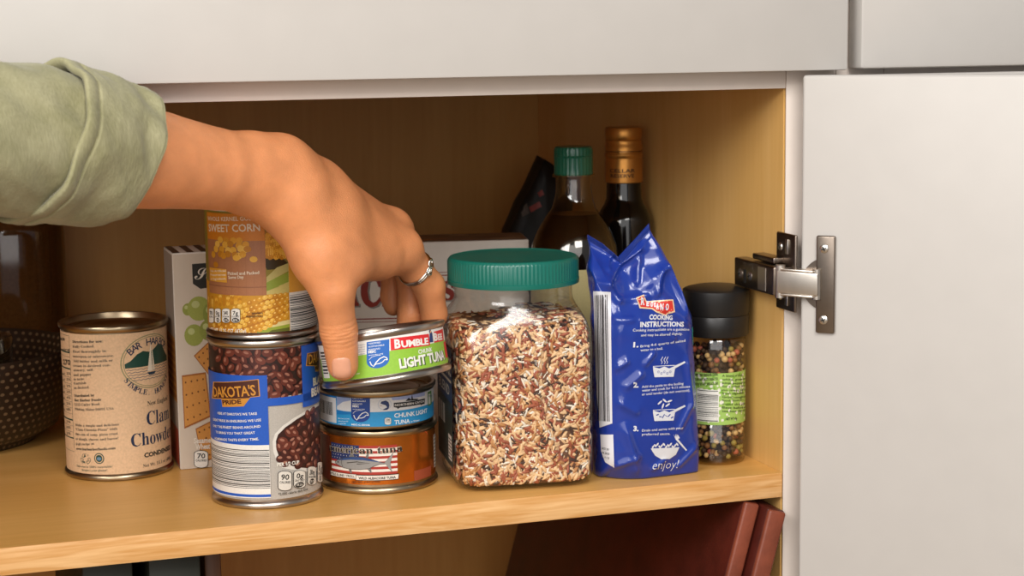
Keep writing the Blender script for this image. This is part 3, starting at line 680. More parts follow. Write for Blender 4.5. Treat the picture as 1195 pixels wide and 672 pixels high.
a.L = 3
cert_mark(a, *G(424, 296), *G(600, 512), BU, slope=-.13)
for k in range(5): a.text(('Distributed by', 'wild caught tuna', 'packed in water', 'Atlanta GA 30326', 'keep refrigerated')[k], *G(352, 325+18*k), *G(412, 318+18*k), 9/s, '#7d8390', .01)
a.poly([G(608,268),G(908,232),G(918,322),G(612,362)], RD); a.poly([G(946,216),G(1016,192),G(1024,286),G(950,302)], RD); a.L = 4
a.text('B', *G(642, 344), *G(690, 340), 66/s, WH, .04); a.text('UMBLE', *G(696, 338), *G(906, 312), 50/s, WH, .04, sp=.94); a.text('B', *G(950, 286), *G(978, 282), 58/s, WH, .04); a.text('EE', *G(981, 281), *G(1014, 274), 46/s, WH, .04)
a.poly([G(912,300),G(914,226),G(908,212),G(918,188),G(926,212),G(934,224),G(942,296)], '#26386a'); a.ell(*G(921, 216), 1.1, 1.6, '#d9a26a', dz=.5)
a.text('CHUNK', *G(828, 390), *G(936, 368), 32/s, WH, .03); a.L = 4; a.text('LIGHT TUNA', *G(690, 506), *G(1036, 432), 72/s, '#4c5a3a', .045, sp=.95); a.L = 5; a.text('LIGHT TUNA', *G(683, 502), *G(1030, 430), 72/s, WH, .035, sp=.95)
r0 = a.hit(*G(1022, 296)); r1_ = a.hit(*G(1045, 420)); a.L = 3; a.urect(r0[0], r1_[1], r0[0]+.012, r0[1], RD)
a.text('in water', *G(330, 552), *G(372, 546), 12/s, WH, .01)
a.build('printed_label', t3)
# ---------------------------------------------------------------- clear jar of rice
JC = Vector((-.1803, .0655, .0002)); JA = math.radians(-7); JM = Matrix.Translation(JC) @ Matrix.Rotation(JA, 4, 'Z')
PET = clear('clear_plastic', '#faf8f4', .13, .08)
def sup(a, n, t):
    c, s_ = math.cos(t), math.sin(t); return a/((abs(c)**n+abs(s_)**n)**(1/n))
JP = [(.0004,.040,4.2),(.0010,.0455,5),(.0040,.0488,5.5),(.010,.0497,6),(.020,.0497,6),(.060,.0497,6),(.100,.0497,6),(.108,.0490,5.5),(.115,.0474,4.6),(.121,.0452,3.4),(.1255,.0433,2.5),(.1290,.0422,2.05),(.132,.0418,2),(.1390,.0418,2),(.1394,.0432,2),(.1404,.0432,2),(.1408,.0412,2),(.150,.0412,2)]
def jar_r(t, z):
    for (z0, a0, n0), (z1, a1, n1) in zip(JP, JP[1:]):
        if z <= z1: break
    f = min(max((z-z0)/(z1-z0), 0), 1); a = a0+(a1-a0)*f; n = n0+(n1-n0)*f
    return sup(a, n, t)
def jar_pt(t, z, inset=0.):
    r = jar_r(t, z)-inset; x, y = r*math.cos(t), r*math.sin(t)
    if y < -.02 and .004 < z < .118:                         # hand-grip: the wall right of a curved line sits a little further in
        e = .018+.010*math.cos((z-.062)/.050*1.9+2.6)
        g = 1/(1+math.exp(-(x-e)/.0022)); fade = min(1, (z-.004)/.012, (.118-z)/.014)
        y += (.0036*g-.0016*math.exp(-((x-e+.0022)/.0022)**2))*fade*min(1, max(0, (.047-x)/.010))
    return Vector((x, y, z))
bm = bmesh.new(); N = 160; zs = []
for (z0, _, _), (z1, _, _) in zip(JP, JP[1:]):
    k = max(1, int((z1-z0)/.004)); zs += [z0+(z1-z0)*i/k for i in range(k)]
zs.append(JP[-1][0]); rows = [[bm.verts.new(jar_pt(2*PI*k/N, z)) for k in range(N)] for z in zs]
for A, B in zip(rows, rows[1:]):
    for k in range(N): bm.faces.new((A[k], A[(k+1) % N], B[(k+1) % N], B[k]))
cv = bm.verts.new((0, 0, .003)); 
for k in range(N): bm.faces.new((rows[0][(k+1) % N], rows[0][k], cv))
jar = empty('rice_jar', JC, (0, 0, JA), label='clear plastic jar of mixed rice with a green screw lid', cat='jar')
obj('jar_body', bm, PET, jar, smooth=60)
# ribbed green lid
LIDM = mat('green_plastic', '#0f6557', rough=.33, noise_amt=.04, nscale=60, coat=.15)
bm = bmesh.new(); NS = 400; prof = [(.0452,.1400,0),(.0468,.1402,0),(.0470,.1415,0),(.0470,.1432,0),(.0463,.1437,1),(.0463,.1562,1),(.0460,.1576,0),(.0450,.1588,0),(.0435,.1592,0),(.0425,.1588,0),(.0415,.1586,0),(.020,.1588,0)]
rows = [[bm.verts.new(((r+(.00035*g if (k//2) % 2 else 0))*math.cos(2*PI*k/NS), (r+(.00035*g if (k//2) % 2 else 0))*math.sin(2*PI*k/NS), z)) for k in range(NS)] for r, z, g in prof]
for A, B in zip(rows, rows[1:]):
    for k in range(NS): bm.faces.new((A[k], A[(k+1) % NS], B[(k+1) % NS], B[k]))
c0 = bm.verts.new((0, 0, .1588)); c1 = bm.verts.new((0, 0, .1520)); 
for k in range(NS): bm.faces.new((rows[-1][k], rows[-1][(k+1) % NS], c0)); bm.faces.new((rows[0][(k+1) % NS], rows[0][k], c1))
obj('lid', bm, LIDM, jar, smooth=25)
JMi = JM.inverted()
# blue paper label on the jar's left side
Ux, Uy = Vector((math.cos(JA), math.sin(JA), 0)), Vector((-math.sin(JA), math.cos(JA), 0))
a = flat_art(JC-Ux*.0502, -Uy, Vector((0, 0, 1)), -Ux, .0003)
_f = a.place; a.place = lambda u, v, o_: JMi @ _f(u, v, o_)
a.urect(-.034, .014, .031, .098, '#1d3f6c'); a.L = 1; a.urect(-.034, .014, .031, .060, '#2e3a34'); a.urect(-.030, .018, .028, .030, '#8d8578')
a.L = 2; a.urect(-.031, .074, .029, .076, '#dcd9d0'); v_, f_, w_ = glyphs('WILD RICE', .02); a.raw([(-.030+q_[0]*.058/w_, .079+q_[1]*.018) for q_ in v_], f_, '#dcd9d0')
v_, f_, w_ = glyphs('BLEND', .02); a.raw([(-.026+q_[0]*.046/w_, .064+q_[1]*.010) for q_ in v_], f_, '#dcd9d0')
for k in range(3): a.urect(-.030+k*.010, .040, -.022+k*.010, .054, '#c9c2b4')
a.urect(.012, .018, .026, .036, '#dcd9d0'); a.L = 3
for k in range(6): a.urect(.013, .0195+k*.0026, .025, .0205+k*.0026, '#2c2c2c')
a.build('side_label', jar)
# rice: grains packed against the wall of the jar and on its top
q = random.Random(21); V, F, FM = [], [], []
RICE = [mat('rice_tan', '#ecc79a', rough=.5, noise_amt=.12, nscale=300), mat('rice_white', '#f6eee0', rough=.45, noise_amt=.06, nscale=300), mat('rice_red', '#a65a40', rough=.45, noise_amt=.15, nscale=300), mat('rice_black', '#4a3229', rough=.4, noise_amt=.2, nscale=300), mat('rice_brown', '#c48c58', rough=.5, noise_amt=.12, nscale=300), mat('rice_bulk', '#74503a', rough=.7, noise_amt=.3, nscale=400)]
def grain(p, t, nrm, L, w, mi):
    b_ = nrm.cross(t); base = len(V); prof = ((-.5, 0), (-.36, .62), (-.05, 1), (.28, .8), (.5, 0))
    for s_, rr in prof:
        c_ = p+t*(L*s_)
        if rr == 0: V.append(tuple(c_))
        else:
            for k in range(5): an = 2*PI*k/5; V.append(tuple(c_+(b_*math.cos(an)*w+nrm*math.sin(an)*w*.85)*rr))
    i0 = base; r1, r2, r3, e = base+1, base+6, base+11, base+16
    for k in range(5):
        k2 = (k+1) % 5; F.append((i0, r1+k2, r1+k)); F.append((r1+k, r1+k2, r2+k2, r2+k)); F.append((r2+k, r2+k2, r3+k2, r3+k)); F.append((r3+k, r3+k2, e))
    FM.extend([mi]*20)
def rice_grain(p, nrm):
    a_ = nrm.orthogonal().normalized(); t = Matrix.Rotation(q.uniform(0, 2*PI), 3, nrm) @ a_; t = (t+nrm*q.uniform(-.16, .16)).normalized(); nn = (nrm-t*nrm.dot(t)).normalized()
    m_ = q.choices((0, 1, 2, 3, 4), (35, 17, 22, 14, 12))[0]; thin = m_ in (1, 3)
    grain(p, t, nn, q.uniform(.0070, .0096) if not thin else q.uniform(.0072, .0110), q.uniform(.00115, .00160) if not thin else q.uniform(.00085, .00120), m_)
TOPZ = .1125
for side, cnt in (('f', 4200), ('l', 1100), ('r', 1100), ('b', 500)):
    for _ in range(cnt):
        t = {'f': q.uniform(-PI*.77, -PI*.23), 'l': q.uniform(PI*.77, PI*1.23), 'r': q.uniform(-PI*.23, PI*.23), 'b': q.uniform(PI*.23, PI*.77)}[side]; z = q.uniform(.0058, TOPZ)
        p = jar_pt(t, z, q.uniform(.0024, .0048)); p1 = jar_pt(t+.02, z); p0 = jar_pt(t-.02, z); p2 = jar_pt(t, min(z+.003, .118))
        nrm = (p1-p0).cross(p2-jar_pt(t, z)).normalized(); rice_grain(p, nrm)
for _ in range(900):
    t, rr = q.uniform(0, 2*PI), math.sqrt(q.random()); p = jar_pt(t, .108, .003); rice_grain(Vector((p.x*rr, p.y*rr, TOPZ+q.uniform(-.001, .003)+.003*math.sin(p.x*rr*60))), Vector((0, 0, 1)))
for i_, (x_, y_, z_) in enumerate(V):                       # no grain pokes through the plastic
    z_ = max(z_, .0042); w_ = jar_pt(math.atan2(y_, x_), min(z_, .1275), .0008); k_ = min(1, math.hypot(w_.x, w_.y)/max(math.hypot(x_, y_), 1e-6)); V[i_] = (x_*k_, y_*k_, z_)
for z, ins in ((.003,.0060),(.006,.0045),(TOPZ-.003,.0045),(TOPZ,.006)):
    for k in range(64): V.append(tuple(jar_pt(2*PI*k/64, z, ins)))
b0_ = len(V)-256
for j in range(3):
    for k in range(64): F.append((b0_+j*64+k, b0_+j*64+(k+1) % 64, b0_+(j+1)*64+(k+1) % 64, b0_+(j+1)*64+k)); FM.append(5)
F.append(tuple(b0_+192+k for k in range(64))); F.append(tuple(b0_+63-k for k in range(64))); FM += [5, 5]
rice = obj('rice', (V, [], F), RICE, smooth=180); rice.data.polygons.foreach_set('material_index', FM); rice.matrix_world = JM
tag(rice, 'mixed white tan red and black rice filling the clear jar', 'rice', kind='stuff')

# ---------------------------------------------------------------- pepper grinder
GC = Vector((-.0268, .0560, .0002)); gm = Matrix.Translation(GC)
gr = empty('pepper_grinder', GC, label='glass pepper grinder with a black cap beside the cabinet wall', cat='grinder')
BLK = mat('black_plastic', '#1d1b1a', rough=.38, noise_amt=.08, nscale=80)
PGL = clear('grinder_glass', '#f2ead8', .05, .10)
lathe_obj('glass', [(0,.0035),(.0165,.0035),(.0190,.0008),(.0205,.0002),(.0216,.0018),(.0219,.005),(.0219,.029),(.0213,.0300),(.0213,.0690),(.0219,.0700),(.0219,.0905),(.0208,.0935),(.0195,.0950),(.0195,.0985)], PGL, gr, smooth=50)
cap = lathe_obj('grinder_collar', [(.0180,.0945),(.0234,.0945),(.0238,.0952),(.0240,.1090),(.0236,.1096),(.0180,.1097)], BLK, gr, seg=96)
lathe_obj('cap', [(.0150,.1099),(.0238,.1099),(.0242,.1106),(.0246,.1255),(.0244,.1276),(.0234,.1284),(.0215,.1290),(.016,.1303),(.008,.1312),(0,.1315)], BLK, gr, seg=96)
a = cyl_art(gm, .0213, .0003); G = lambda x, y: (780+x/2.688, 310+y/2.688); LG, PW = '#9cbf60', '#e0dfcc'
wrap(a, .0213, .0303, .0687, LG); a.L = 1
q = random.Random(4)
for k in range(150):
    u, v = q.uniform(-.03, .03), q.uniform(.032, .067); rr = q.uniform(.0006, .0016)
    a.raw([(u+rr*q.uniform(.6, 1.2)*math.cos(t), v+rr*q.uniform(.6, 1.2)*math.sin(t)) for t in [2*PI*j/8 for j in range(8)]], [tuple(range(8))], PW if k % 3 else '#79a83a', k*.004)
a.L = 2.2; a.rect(*G(90, 385), *G(158, 490), '#e6e4dc'); a.L = 3
q = random.Random(15); y = 390
while y < 484: w_ = q.choice((2, 3, 4.5)); a.rect(*G(92, y), *G(156, y+w_), '#3a3a36'); y += w_+q.choice((2.4, 3, 4))
for k, t in enumerate(('TWIST THE GRINDER OVER', 'YOUR FAVORITE DISH TO', 'SEASON. DO NOT REPLACE CAP')): a.text(t, *G(82, 346+k*14), *G(156, 344+k*14), 8/2.688, '#26301a', .03)
W_ = ('A blend of black,', 'white, green and', 'pink peppercorns', 'for a robust taste', 'on meat, fish and', 'fresh vegetables.', 'Grind straight onto', 'food. Store in a', 'cool dry place.', 'Best before end:', 'see base. Net wt.')
for k, t in enumerate(W_): a.text(t, *G(168, 348+k*11), *G(232+(k*7) % 16, 345+k*11), 7/2.688, '#33401f', .01)
a.text('NET WT 45g', *G(180, 484), *G(214, 482), 8/2.688, '#26301a', .02); a.ring(*G(246, 463), 3.2, 3.6, .9, '#7d8a60')
a.build('printed_label', gr)
V, F, FM = [], [], []; q = random.Random(31)
PEP = [mat('pepper_black', '#45342a', rough=.55, noise_amt=.3, nscale=500, bump=.5, bscale=900), mat('pepper_white', '#e0c498', rough=.5, noise_amt=.12, nscale=400), mat('pepper_pink', '#b5665a', rough=.45, noise_amt=.15, nscale=400), mat('pepper_green', '#9a9050', rough=.5, noise_amt=.15, nscale=400), mat('pepper_brown', '#8a6444', rough=.5, noise_amt=.2, nscale=400)]
bm = bmesh.new(); bmesh.ops.create_icosphere(bm, subdivisions=2, radius=1); iv = [v.co.copy() for v in bm.verts]; fi = [tuple(v.index for v in f.verts) for f in bm.faces]; bm.free()
def corn_(p, r, m_):
    b_ = len(V); V.extend(tuple(p+c_*r) for c_ in iv); F.extend(tuple(b_+i for i in f) for f in fi); FM.extend([m_]*len(fi))
pts = []
for _ in range(6000):
    r_ = q.uniform(.0018, .0026); t = q.uniform(0, 2*PI); z = q.uniform(.0058, .0855); R_ = .0205-r_-(q.random() < .3)*.003
    p = Vector((R_*math.cos(t), R_*math.sin(t), z))
    if all((p-o_).length > (r_+s_)*.86 for o_, s_ in pts): pts.append((p, r_))
for p, r_ in pts: corn_(p, r_, q.choices((0, 1, 2, 3, 4), (44, 22, 5, 13, 16))[0])
for r_, z in ((.0155, .006), (.0155, .083)): pass
b_ = len(V)
for z in (.0055, .083):
    for k in range(24): V.append((.0152*math.cos(2*PI*k/24), .0152*math.sin(2*PI*k/24), z))
for k in range(24): F.append((b_+k, b_+(k+1) % 24, b_+24+(k+1) % 24, b_+24+k)); FM.append(0)
F.append(tuple(b_+24+k for k in range(24))); F.append(tuple(b_+23-k for k in range(24))); FM += [0, 0]
pc = obj('peppercorns', (V, [], F), PEP, smooth=180); pc.data.polygons.foreach_set('material_index', FM); pc.matrix_world = gm
tag(pc, 'mixed peppercorns inside the glass grinder', 'peppercorns', kind='stuff')

# ---------------------------------------------------------------- blue pasta bag
from mathutils.bvhtree import BVHTree
_a, _b = onz(744, 561), onz(823, 551.5); A_ = _a-(_b-_a)*.37; B_ = _b; BU_ = (B_-A_); BW = BU_.length; BU_.normalize(); BN = Vector((BU_.y, -BU_.x, 0))      # BN: out of the front face
BD = .042; BF = Matrix((BU_, -BN, Vector((0, 0, 1)))).transposed().to_4x4(); BF.translation = A_+Vector((0, 0, .0004))  # x along the front, y inward, z up
def bagpx(x, y, depth):
    n_ = BN; O_ = A_-BN*depth; d = ray(x, y); p = CAM+d*((O_-CAM).dot(n_)/d.dot(n_)); return BF.inverted() @ p
SEAL = [bagpx(686, 274, .034), bagpx(703, 284, .030), bagpx(721, 300, .023), bagpx(739, 281, .020), bagpx(757, 261, .019)]
CREASE = [((lambda p: (p.x, p.z))(bagpx(*a_, 0)), (lambda p: (p.x, p.z))(bagpx(*b_, 0)), am, wd) for a_, b_, am, wd in (((716,332),(762,290),.0045,.006), ((716,332),(727,353),.0035,.005), ((727,353),(762,346),.0030,.005), ((768,346),(776,318),.0040,.005), ((776,318),(791,308),.0035,.005), ((750,334),(757,303),.0035,.0045), ((791,312),(801,362),.0040,.005), ((772,357),(804,379),.0032,.0045), ((738,372),(714,374),.0022,.004), ((731,420),(716,432),.0024,.005), ((746,434),(728,452),.0022,.005), ((722,470),(741,481),.0022,.005), ((744,556),(729,500),.0030,.006), ((717,546),(744,532),.0028,.005), ((806,470),(790,500),.0022,.005), ((800,420),(806,470),.0026,.005), ((760,410),(748,425),.0018,.004), ((785,395),(770,384),.0018,.004), ((733,300),(722,318),.0030,.005), ((790,545),(812,520),.0025,.005), ((760,548),(775,535),.002,.004))]
def poly_at(P, f):
    f = min(max(f, 0), 1)*(len(P)-1); i = min(int(f), len(P)-2); return P[i].lerp(P[i+1], f-i)
def bag_pt(s_, t):
    """s_ 0..4 round the bag: front, right, back, left; t 0..1 from base to seal"""
    k = int(s_) % 4; f = s_-int(s_); sm = lambda x: x*x*(3-2*x); rc = .006
    x, y = ((f*BW, 0), (BW, f*BD), (BW-f*BW, BD), (0, BD-f*BD))[k]
    qf = x/BW
    bul = math.sin(PI*min(max(t/.9, 0), 1))**.6
    cx, cy = BW/2, BD/2; dx, dy = (x-cx)/(BW/2), (y-cy)/(BD/2)
    # round the corners and puff the faces
    rr = (abs(dx)**7+abs(dy)**7)**(1/7); dx, dy = dx/rr, dy/rr
    puff = .0045*bul
    if k in (0, 2): oy = (-1 if k == 0 else 1)*puff*math.sin(PI*qf); ox = 0
    else: ox = (.0015 if k == 3 else -.004)*math.sin(PI*f)*(-1 if k == 3 else 1); oy = 0
    lean = -.0105*t
    base = Vector((cx+dx*BW/2+ox+lean*(qf)+.003*max(0, (cy+dy*BD/2)/BD)*(1-qf), cy+dy*BD/2+oy, 0))
    zt = .132
    if t < .14: base.x = cx+(base.x-cx)*(.985+.015*math.sin(t/.14*PI/2)); base.y = cy+(base.y-cy)*(.90+.10*math.sin(t/.14*PI/2))
    base.z = t*.172
    kl = max(0, 1-qf/.42)*max(0, 1-t/.10)
    if k in (0, 3): base.y += .016*kl*kl*(1 if k == 0 else 1-(1-f)*.0)*(1 if k == 0 else f)
    if k in (0, 2): base.z += 0
    w_ = sm(min(max((t-.60)/.36, 0), 1)); T = poly_at(SEAL, qf)
    side = -1 if (k == 0) else 1 if k == 2 else (-1+2*f if k == 1 else 1-2*f)
    if t > .9:
        T = T+Vector((0, side*.0007*(1 if t < 1 else .6), 0))
    top = T+Vector((0, 0, -(1-min(t, 1))*.10*(1-.35*w_)))
    p = base.lerp(top, w_)
    # crinkles of the film
    amp = .0011+.0050*math.exp(-((t-.78)/.13)**2); amp *= (1 if t < .93 else .2)
    if t < .05: amp *= t/.05
    n1 = noise.noise(Vector((p.x*30, p.y*30, p.z*28+3))); n2 = abs(noise.noise(Vector((p.x*46+9, p.y*40, p.z*40))));  n3 = abs(noise.noise(Vector((p.x*24+p.z*30, p.y*30+5, p.z*22-p.x*20))))
    dsp = amp*(n1*.8+(.5-n2)*.9+(.4-n3)*1.3)
    if k == 0:
        p.y -= dsp
        for (x0, z0), (x1, z1), am, wd in CREASE:
            ex, ez = x1-x0, z1-z0; l2 = ex*ex+ez*ez; h_ = ((p.x-x0)*ex+(p.z-z0)*ez)/l2
            if -.15 < h_ < 1.15:
                d_ = math.hypot(p.x-x0-ex*h_, p.z-z0-ez*h_)
                if d_ < wd: p.y -= am*(1-d_/wd)**1.7*max(0, min(1, (h_+.15)/.25, (1.15-h_)/.25))*min(1, t/.04)
    elif k == 2: p.y += dsp
    elif k == 1: p.x += dsp*.6
    else: p.x -= dsp*.6
    if .935 < t < .995: p.y -= .0010*math.sin((t-.935)/.06*PI*8); p.z += 0
    return p
NSs = 4*60; bm = bmesh.new(); tt = [.92*i/130 for i in range(130)]+[.92+.08*i/40 for i in range(41)]
rows = [[bm.verts.new(bag_pt(4*k/NSs, t)) for k in range(NSs)] for t in tt]
zmin = min(v.co.z for v in bm.verts)
for A, B in zip(rows, rows[1:]):
    for k in range(NSs): bm.faces.new((A[k], A[(k+1) % NSs], B[(k+1) % NSs], B[k]))
bm.faces.new(rows[0][::-1]); bmesh.ops.recalc_face_normals(bm, faces=bm.faces)
BAGB = mat('blue_film', '#1a3690', rough=.20, noise_amt=.05, nscale=60, coat=.45, spec=.55)
bvh = BVHTree.FromBMesh(bm)
bag = obj('pasta_bag', bm, BAGB, smooth=180); bag.matrix_world = BF
tag(bag, 'crumpled blue pasta bag standing right of the rice jar', 'bag')
Bi = BF.inverted(); vdir = (Bi.to_3x3() @ ((BF @ Vector((BW/2, 0, .08)))-CAM)).normalized()
def bhit(x, y): p = bagpx(x, y, 0.); return (p.x, p.z)
def bplace(u, v, o):
    p0 = Vector((u, 0, v))-vdir*.2; h_, n_, i_, d_ = bvh.ray_cast(p0, vdir)
    if h_ is None: h_, n_, i_, d_ = bvh.find_nearest(Vector((u, 0, v)))
    if n_.dot(vdir) > 0: n_ = -n_
    return h_+n_*(.0003+o)
a = Art(bhit, bplace, ppm(A_), .0016, .0016); S_ = 3.536; G = lambda x, y: (685+x/3.536, 380+y/3.536); G5 = lambda x, y: (685+x/4.978, 255+y/4.978)
PWH, TEAL = mat('film_white', '#d8d8dc', rough=.3, coat=.3), mat('film_teal', '#2f9a88', rough=.3, coat=.3)
a.poly([(691, 338), (712.5, 340), (714.5, 494), (699, 500), (694, 440)], PWH); a.poly([(700, 508), (715.5, 507), (717, 546), (706, 540), (701, 528)], PWH)
a.L = 1; q = random.Random(2)
for k, w_ in enumerate((.8, 1.4, .7, 1.0, 1.8, .7, 1.2, .9)):
    x = 693.2+k*2.05; a.poly([(x, 343), (x+w_, 343), (x+w_+2.2+k*.15, 492), (x+2.2+k*.15, 492)], '#3c3b3d')
for k in range(3): a.text(('BEST BY', '04 2025', 'L 112')[k], 702, 525+k*5, 711, 526+k*5, 2.2, '#4a4a4e', .02)
LR, LC = mat('film_red', '#cc3227', rough=.3, coat=.3), mat('film_cream', '#e2c49c', rough=.3, coat=.3)
a.L = 1; a.poly([G5(285,458),G5(330,440),G5(345,478),G5(500,470),G5(510,545),G5(470,552),G5(460,566),G5(400,545),G5(378,528),G5(305,522)], LC); a.L = 2
a.poly([G5(292,463),G5(326,449),G5(342,486),G5(494,478),G5(503,539),G5(466,545),G5(456,557),G5(402,537),G5(380,520),G5(310,514)], LR); a.L = 3
for ch, x, y, h_ in (('R', 310, 500, 42), ('E', 343, 508, 30), ('G', 366, 512, 26), ('G', 386, 514, 24), ('A', 400, 526, 32), ('N', 424, 530, 34), ('O', 454, 530, 34)): a.text(ch, *G5(x, y), *G5(x+h_*.56, y), h_/4.978, PWH, .05)
a.text('COOKING', *G5(360, 588), *G5(496, 588), 28/4.978, PWH, .04); a.text('INSTRUCTIONS', *G5(308, 630), *G5(562, 626), 28/4.978, PWH, .04)
a.text('Cooking instructions are a guideline', *G5(266, 656), *G5(592, 650), 15/4.978, PWH, .01); a.text('and may be altered slightly.', *G(222, 44), *G(392, 38), 10/S_, PWH, .01)
for n_, y, L_ in (('1.', 88, (('Bring 4-6 quarts of salted', 220, 90, 404, 66), ('water to a boil.', 220, 106, 312, 98))), ('2.', 253, (('Add the pasta to the boiling', 226, 256, 396, 242), ('water and cook for 9-11 minutes', 226, 271, 424, 254), ('or until tender (do not overcook).', 226, 287, 424, 270))), ('3.', 433, (('Drain and serve with your', 226, 436, 396, 424), ('preferred sauce.', 226, 451, 342, 448)))):
    a.text(n_, *G(190, y), *G(212, y), 20/S_, PWH, .05)
    for t_, x0, y0, x1, y1 in L_: a.text(t_, *G(x0, y0), *G(x1, y1), 10/S_, PWH, .01)
def pan(x, y, food):
    a.L = 1; P = lambda dx, dy: G(x+dx, y+dy)
    a.poly([P(-46,-14),P(42,-18),P(44,-4),P(38,30),P(-40,32),P(-46,0)], PWH); a.poly([P(40,-14),P(84,-34),P(88,-28),P(44,-4)], PWH); a.L = 2
    a.poly([P(-42,-10),P(-20,-4),P(0,-12),P(20,-4),P(40,-13),P(40,-15),P(-42,-12)], BAGB)
    if food:
        for k in range(6): a.poly([P(-34+k*12,6+(k % 3)*6),P(-24+k*12,2+(k % 2)*10),P(-22+k*12,6+(k % 2)*10),P(-32+k*12,10+(k % 3)*6)], BAGB)
        a.L = 1
        for dx, dy, r_ in ((-18,-44,.6), (2,-52,-.7), (14,-34,.5), (-6,-30,1.2), (22,-50,.2)): a.ell(*P(dx, dy), 3.4, 1.1, PWH, r_)
    else:
        for k in range(5): a.ring(*P(-24+k*12, 10+(k % 2)*6), 1.2, 1.2, .5, BAGB, n=10)
        a.L = 1
        for dx in (-12, 0, 10): a.line([P(dx,-22),P(dx+4,-30),P(dx-2,-38),P(dx+6,-52)], .8, PWH)
pan(318, 180, False); pan(318, 360, True)
a.L = 1; a.poly([G(262,505),G(380,500),G(366,530),G(340,548),G(306,550),G(280,534)], PWH)
for k in range(12): a.ell(*G(272+k*9, 498-(k % 3)*5), 2.2, 1.1, PWH, .9*(-1)**k, k*.01)
a.poly([G(356,446),G(362,462),G(366,470),G(408,516),G(412,512),G(374,466),G(382,462),G(372,446),G(370,458),G(366,444),G(363,458)], PWH)
a.text('enjoy!', *G(268, 592), *G(372, 586), 36/S_, PWH, -.012, skew=.25)
a.poly([(808, 381), (811.5, 383), (815, 398), (815.5, 402), (812, 402), (808.5, 390)], TEAL)
pr = a.build('printed_artwork', bag)

# ---------------------------------------------------------------- cardboard boxes
CARD = mat('white_card', '#ddd3c6', rough=.55, noise_amt=.03, nscale=90)
def carton(name, corner, ang, w, d, h, **k):
    """box whose front right base corner stands at `corner`; front faces -y turned by ang"""
    M = Matrix.Translation(corner) @ Matrix.Rotation(ang, 4, 'Z'); bm = bmesh.new(); bx(bm, (-w/2, d/2, h/2), (w, d, h), None, .0009, 2)
    o = obj(name, bm, CARD); o.matrix_world = M; tag(o, **k)
    R3 = M.to_3x3(); X, Y, Z = R3 @ Vector((1, 0, 0)), R3 @ Vector((0, 1, 0)), Vector((0, 0, 1)); O = M.translation
    Mi = M.inverted()
    def loc(A): f = A.place; A.place = lambda u, v, o_: Mi @ f(u, v, o_); return A
    return o, loc(flat_art(O, X, Z, -Y)), loc(flat_art(O+Z*h, X, Y, Z)), loc(flat_art(O, Y, Z, X)), loc(flat_art(O-X*w, -Y, Z, -X))
ck = ony(617, 279.5, .245); H_ = ck.z
cbx, af, at_, ar, al = carton('cracker_box', Vector((ck.x, ck.y, .0002)), math.radians(-12), .218, .055, H_-.0002, label='white cracker box with red lettering behind the hand and rice jar', cat='box')
CRD = '#8f2f22'
for ch, x, h_, y in (('C', 345, 33, 356), ('R', 370, 33, 356), ('A', 395, 33, 356), ('C', 421, 34, 356.5), ('K', 446, 33, 356), ('E', 472, 31, 354), ('R', 494, 28, 352), ('S', 515, 21, 350)):
    af.L = 0; af.text(ch, x+2.2, y+1.6, x+2.2+h_*.72, y+1.2, h_, '#8d867c', .03, ser=True); af.L = 1; af.text(ch, x, y, x+h_*.72, y-.4, h_, CRD, .03, ser=True)
af.L = 0
for y, w_ in ((318, .8), (321.5, 1.2), (370.5, 1.4), (374, .8)): af.line([(395, y+2.6), (470, y+.6), (530, y-.6), (612, y-2)], w_, CRD)
af.line([(330, y+4), (395, y+2.6)], w_, CRD); af.build('front_print', cbx)
at_.urect(-.217, .002, -.001, .054, '#7b5a42'); at_.L = 1; q = random.Random(6)
for k in range(26):
    u, v, rr = q.uniform(-.21, -.01), q.uniform(.006, .05), q.uniform(.004, .012); at_.raw([(u+rr*1.6*math.cos(t)*q.uniform(.7, 1.1), min(max(v+rr*.6*math.sin(t), .003), .053)) for t in [2*PI*j/10 for j in range(10)]], [tuple(range(10))], q.choice(('#8f3a2a', '#a5683c', '#5f3a28', '#9a7a5a')), k*.02)
at_.build('top_print', cbx)
ar.urect(.0008, .001, .0542, H_-.0015, '#b5622f'); ar.L = 1; ar.urect(.0015, .02, .053, .06, '#c9b8a0'); ar.build('side_print', cbx)

sk = onz(210.5, 548.5)
sbx, sf, st_, sr, sl = carton('snack_box', Vector((sk.x+.115, sk.y, .0002)), 0, .115, .046, .1605, label='tall white snack cracker box with green grapes printed on it', cat='box')
def blob(A, P, M, dz=0.): A.poly(P, M, dz)
sf.L = 0; sf.urect(-.1145, .001, -.0005, .1595, mat('cream_card', '#cbbba8', rough=.5, noise_amt=.05, nscale=30)); sf.L = 1
sf.poly([(224, 308), (250, 306), (252, 334), (234, 337), (225, 331)], '#2c2924'); sf.L = 2
v_, f_, w_ = glyphs('\U0001D4E2\U0001D4F2\U0001D4F6\U0001D4F9\U0001D4F5\U0001D502', .0); c_ = sf.hit(227, 326); sf.raw([(c_[0]+p_[0]*.013, c_[1]+p_[1]*.013) for p_ in v_], f_, '#e0d6c6'); sf.L = 1
for x, y, rx, ry, cg in ((219, 361, 6, 7, '#8e9440'), (232, 360, 13, 14, '#9aa04a'), (246, 366, 9, 13, '#878f3e'), (226.5, 391, 11, 12.5, '#949a46'), (243, 385, 10, 12, '#8a9040')):
    sf.ell(x, y, rx, ry, cg, 0, 0, 20); sf.ell(x-rx*.3, y-ry*.35, rx*.35, ry*.3, '#b9bd7c', 0, .3, 12); sf.L += .6
